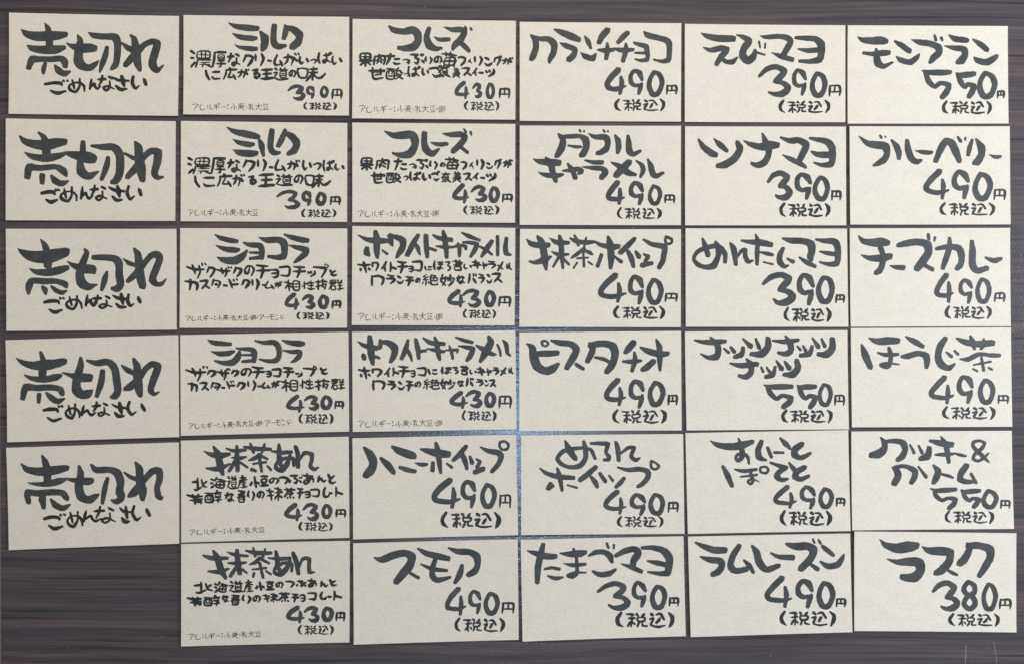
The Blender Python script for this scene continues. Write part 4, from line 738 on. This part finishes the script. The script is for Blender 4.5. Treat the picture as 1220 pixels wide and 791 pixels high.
# ---------------- column 6
C((1003,24), [(38,43),(1170,48),(1175,738),(38,738)], 'mont blanc price card reading モンブラン, 550 yen, at the top right corner', PC,
"110,125,8 150,148,36 220,153,50 278,150,54 308,155,34|152,238,20 220,246,32 290,238,40 326,235,32|240,212,16 243,270,42 255,313,46 290,333,30 355,305,14|372,155,14 420,185,36 472,223,36|382,262,8 420,290,36 480,303,38 528,270,28 545,245,10|490,145,8 550,163,38 620,172,42 678,197,44 685,235,42 642,275,40 622,302,24|652,114,14 662,148,18|700,132,18 708,150,14|755,112,10 800,138,40 868,147,38 885,150,24|722,187,8 790,203,34 858,212,42 868,255,42 845,288,48 818,303,32|925,142,12 975,175,36 1022,213,34|928,265,8 965,293,40 1020,303,44 1068,280,36 1092,260,26",
 '550', 40, [(545,343,778,568),(785,360,955,562),(955,362,1098,562)], (1092,503,1150,560), (708,575,1058,672))
C((1003,145), [(50,38),(1182,38),(1188,732),(55,733)], 'blueberry price card reading ブルーベリー, 490 yen, right column, under the mont blanc card', PC,
"115,108,8 180,158,38 240,170,54 298,177,54 318,220,42 300,268,42 257,298,34 220,315,14|267,104,12 275,118,16|302,110,10 313,116,8|348,137,14 383,180,36 400,230,38 400,262,28|457,142,26 465,200,42 485,258,42 520,288,38 557,278,20|517,210,8 580,222,32 630,222,24|662,278,36 700,190,46 735,143,42 770,153,46 800,210,46 828,282,32|817,114,14 838,143,22|870,122,16 870,135,12|918,137,20 900,190,34 890,238,24|947,130,16 983,190,48 983,240,48 955,288,48 935,296,32|1040,238,8 1080,255,26 1116,252,20",
 '490', 40, [(570,340,772,562),(770,340,908,562),(922,360,1065,568)], (1068,480,1155,560), (690,575,1080,672))
C((1003,268), [(52,28),(1185,25),(1190,718),(58,722)], 'cheese curry price card reading チーズカレー, 490 yen, third from the top in the right column', PC,
"112,80,8 150,118,36 220,130,54 280,125,58 318,130,38|132,215,8 190,238,34 270,240,50 336,225,40|268,160,34 285,210,34 285,270,42 265,323,40 238,343,30|337,292,8 390,305,32 430,305,34|395,148,28 450,135,40 530,125,46 598,142,54 608,200,52 565,265,52 528,310,42|580,287,26 636,318,28|608,74,22 612,103,20|655,94,18 650,116,14|667,172,22 740,160,34 818,167,44 843,220,44 838,280,40 812,310,32|757,100,22 755,170,42 730,250,40 712,306,30|915,122,26 920,200,46 920,280,46 950,328,38 1022,310,32|1014,235,14 1070,256,36 1122,242,22",
 '490', 38, [(648,340,802,560),(818,375,930,568),(940,373,1055,560)], (1072,480,1152,552), (728,575,1055,668))
C((1003,388), [(60,18),(1192,12),(1202,712),(68,716)], 'roasted tea price card reading ほうじ茶, 490 yen, fourth from the top in the right column', PC,
"135,132,12 160,200,44 198,290,34|190,87,10 250,110,44 335,105,50 388,105,40|252,190,12 310,205,28 393,200,20|330,157,22 343,210,32 335,268,32 310,288,32 272,275,20 320,262,16 400,272,10|450,77,12 510,110,38 567,145,28|422,217,20 460,215,36 530,195,36 588,207,42 600,250,42 595,290,26|728,92,32 690,150,46 677,220,46 702,275,46 750,298,36 793,270,16|738,187,14 773,215,22|795,177,14 818,200,18"
"|808,87,12 870,115,40 960,128,44 1060,120,40|905,74,14 925,120,36 935,162,18|1000,92,12 995,130,34 982,162,18|835,235,12 890,235,30 960,202,28 1020,200,22|1000,205,18 1060,208,30 1110,208,24|930,275,12 1050,252,14|985,225,18 1000,312,20|927,305,14 953,318,16|1037,296,14 1058,308,14",
 '490', 38, [(608,350,803,562),(805,345,935,560),(960,368,1083,555)], (1098,487,1178,552), (710,567,1083,662))
C((1007,508), [(38,32),(1172,27),(1188,720),(45,730)], 'cookie and cream price card reading クッキー&クリーム, 550 yen, fifth from the top in the right column', PC,
"245,74,10 273,110,34 270,160,46 225,193,54 182,200,38|290,102,22 350,100,34 403,112,40 420,160,40 400,208,40 368,233,28|455,127,12 483,183,20|515,132,12 540,182,22|590,152,34 580,205,46 528,226,28|598,97,20 670,115,44 746,125,40|635,197,12 700,195,28 763,190,16|675,72,12 710,130,36 730,248,24|767,185,10 810,198,22 848,206,14|1010,246,14 960,200,26 902,140,24 902,110,22 945,97,18 980,115,22 963,150,24 915,190,24 902,225,22 935,240,20 975,220,18 1010,185,10"
"|330,287,10 360,310,36 370,350,48 345,396,42|345,287,22 400,277,26 448,287,32 488,312,40 488,350,42 465,392,30|515,282,12 568,353,24|622,272,14 655,315,40 640,360,46 622,392,30|682,335,16 725,345,22 758,358,16|853,277,40 815,330,42 812,373,40 860,388,34 918,385,18|887,332,18 922,396,18",
 '550', 34, [(585,422,797,590),(797,430,960,583),(960,437,1080,583)], (1090,515,1165,580), (703,592,1048,683))
C((1010,628), [(42,25),(1187,38),(1187,738),(42,728)], 'rusk price card reading ラスク, 380 yen, at the bottom right corner', PC,
"222,82,8 268,123,40 350,145,66 428,132,70 480,125,46|275,220,8 350,243,36 430,240,56 496,245,64 512,300,60 470,350,60 405,353,50 382,345,34|520,132,8 580,163,46 655,165,60 718,175,54 713,240,52 662,298,50 620,320,34|702,297,14 740,320,24 770,333,16|838,107,12 860,140,40 825,218,50 790,250,44|850,127,40 920,125,48 998,150,54 1003,210,52 965,280,46 928,336,34",
 '380', 38, [(580,373,792,597),(792,367,922,592),(942,388,1058,590)], (1065,500,1152,577), (712,603,1070,698))

def tp_strokes(s, o):
    return [[(o[0] + x / S5, o[1] + y / S5, (w * 1.05 + 2.6 if w > 9 else w) / S5) for (x, y, w) in st] for st in parse(s)]

CARDS = []
for r in RAW:
    ox, oy = r['o']
    text = [('title_lettering', tp_strokes(r['title'], r['o']), M_INK, 0.38, 0.30)]
    if r['sub']:
        (fx, fy, fs), w, boxes = r['sub']
        st = []
        for b in boxes:
            st += place(*b, w, fx, fy, fs, 1.5, True, 1.02 if b[0] in 'めなん' else 1.25)
        text.append(('apology_lettering', st, M_INK_S, 0.33, 0.22))
    if r['desc']:
        for k in range(2):
            st = []
            if len(r['desc']) == 4:
                lines = r['desc'][2*k:2*k+2]
            else:
                lines = r['desc'][k:k+1]
            for (fr, w, boxes) in lines:
                for b in boxes:
                    st += place(*b, w, *fr, 2.0, True, 1.48)
            text.append(('description_line', st, M_INK_S, 0.30, 0.20))
    if r['digits']:
        st = []
        for ch, b in zip(r['digits'], r['dbox']):
            st += place(ch, *b, r['dw'], ox, oy, S5, 2.0)
        text.append(('price_number', st, M_INK, 0.36, 0.30))
        yw = 13.5
        text.append(('yen_sign', place('円', *r['yen'], yw, ox, oy, S5, 2.0), M_INK_S, 0.30, 0.15))
        x0, y0, x1, y1 = r['tax']
        w = x1 - x0; h = y1 - y0
        st = []
        tw = max(9.5, h * 0.135)
        for ch, a, b_, e in (('(', 0.0, 0.13, 0.0), ('税', 0.16, 0.54, 0.02), ('込', 0.56, 0.86, 0.02), (')', 0.885, 1.0, 0.0)):
            st += place(ch, x0 + a*w, y0 + e*h, x0 + b_*w, y1 - e*h, tw, ox, oy, S5, 3.0)
        text.append(('tax_note', st, M_INK_S, 0.28, 0.14))
    if r['alg']:
        s, x0, y0, x1, y1, tilt = r['alg']
        wd = {'：': 0.55, '・': 0.35, 'ー': 0.75, 'ン': 0.8, '小': 1.05, '麦': 1.1}
        tot = sum(wd.get(ch, 1.0) for ch in s)
        u = (x1 - x0) / tot
        x = x0
        st = []
        for ch in s:
            cw = wd.get(ch, 1.0) * u
            dy = tilt * (x - x0) / (x1 - x0) + random.uniform(-2, 2)
            hh = y1 - y0
            sh = 0.12 if ch in 'レルー' else 0.0
            yy0, yy1 = y0 + hh*sh + dy, y1 + dy
            if ch == 'ー':
                yy0, yy1 = y0 + hh*0.42 + dy, y0 + hh*0.60 + dy
            st += place(ch, x + 0.05*cw, yy0, x + 0.95*cw, yy1, 6.0, ox, oy, S5, 3.0, False)
            x += cw
        text.append(('allergy_note', st, M_PEN, 0.28, 0.05))
    CARDS.append(dict(o=r['o'], q=r['q'], label=r['label'], group=r['group'], text=text))


T_CARD = 0.0005
def build_card(c):
    ox, oy = c['o']
    def tp(p): return W(ox + p[0] / S5, oy + p[1] / S5)
    TL, TR, BR, BL = [np.array(tp(p)) for p in c['q']]
    ctr = (TL + TR + BR + BL) / 4
    d = (TR - TL) + (BR - BL)
    ang = math.atan2(d[1], d[0])
    root = bpy.data.objects.new('price_card', None)
    root.empty_display_size = 0.02
    COL.objects.link(root)
    root.location = (ctr[0], ctr[1], 0)
    root.rotation_euler = (0, 0, ang)
    ca, sa = math.cos(ang), math.sin(ang)
    def loc(P):
        P = np.atleast_2d(P) - ctr
        return np.column_stack([P[:, 0]*ca + P[:, 1]*sa, -P[:, 0]*sa + P[:, 1]*ca])
    ca_, cb_, cc_ = random.uniform(0.00002, 0.00038), random.uniform(0.00002, 0.00030), random.uniform(-0.00010, 0.00010)
    def zed(L):
        u = L[:, 0] / 0.0455; v = L[:, 1] / 0.0275
        return ca_ * u*u + cb_ * v*v + cc_ * (u*v + 1) * 0.5 + 0.00006
    # the sheet
    nx, ny = 16, 10
    vt, vb = [], []
    q = [loc(p)[0] for p in (TL, TR, BR, BL)]
    for j in range(ny + 1):
        for i in range(nx + 1):
            a, b = i / nx, j / ny
            p = (q[0]*(1-a) + q[1]*a) * (1-b) + (q[3]*(1-a) + q[2]*a) * b
            vt.append(p)
    vt = np.array(vt)
    z = zed(vt)
    # the very edge is pressed down a little by the cutter
    top = np.column_stack([vt, z + T_CARD])
    bot = np.column_stack([vt, z])
    fc = []
    n1 = nx + 1
    cnt = len(vt)
    for j in range(ny):
        for i in range(nx):
            a = j*n1 + i
            fc.append((a + n1, a + n1 + 1, a + 1, a))
            fc.append((cnt + a, cnt + a + 1, cnt + a + n1 + 1, cnt + a + n1))
    ring = [i for i in range(n1)] + [j*n1 + nx for j in range(1, ny + 1)] + [ny*n1 + i for i in range(nx - 1, -1, -1)] + [j*n1 for j in range(ny - 1, 0, -1)]
    for k in range(len(ring)):
        a, b = ring[k], ring[(k + 1) % len(ring)]
        fc.append((a, b, cnt + b, cnt + a))
    me = bpy.data.meshes.new('card_sheet')
    me.from_pydata(np.vstack([top, bot]).tolist(), [], fc)
    me.materials.append(M_PAPER)
    sh = bpy.data.objects.new('card_sheet', me)
    COL.objects.link(sh)
    sh.parent = root
    # the lettering
    seed = abs(hash((ox, oy))) % 10000
    for (nm, strokes, mat, h, rough) in c['text']:
        xy, faces = ink_polys(strokes, h, seed, rough)
        wx = np.column_stack([(xy[:, 0] - 610.0) * K, (395.5 - xy[:, 1]) * K])
        L = loc(wx)
        V = np.column_stack([L, zed(L) + T_CARD + 0.00003])
        o = bpy.data.objects.new(nm, mesh_from(nm, V, faces, mat))
        COL.objects.link(o)
        o.parent = root
        seed += 7
    root['label'] = c['label']
    root['category'] = 'card'
    root['group'] = c['group']
    return root

for c in CARDS:
    build_card(c)

# ------------------------------------------------------------------ scratches in the laminate
def scratch(pts, w):
    st = [[(x, y, w) for x, y in pts]]
    xy, faces = ink_polys(st, 0.25, 3, 0.25)
    V = np.column_stack([(xy[:, 0] - 610.0) * K, (395.5 - xy[:, 1]) * K, np.full(len(xy), 0.00004)])
    o = bpy.data.objects.new('scratch', mesh_from('scratch', V, faces, M_SCR))
    COL.objects.link(o)
    o.parent = TABLE
for pts, w in (([(1151, 768), (1150.5, 780), (1150, 794)], 0.9), ([(1184, 764.5), (1186, 778), (1188, 794)], 0.9),
               ([(1047, 22), (1048.5, 26)], 0.8)):
    scratch(pts, w)
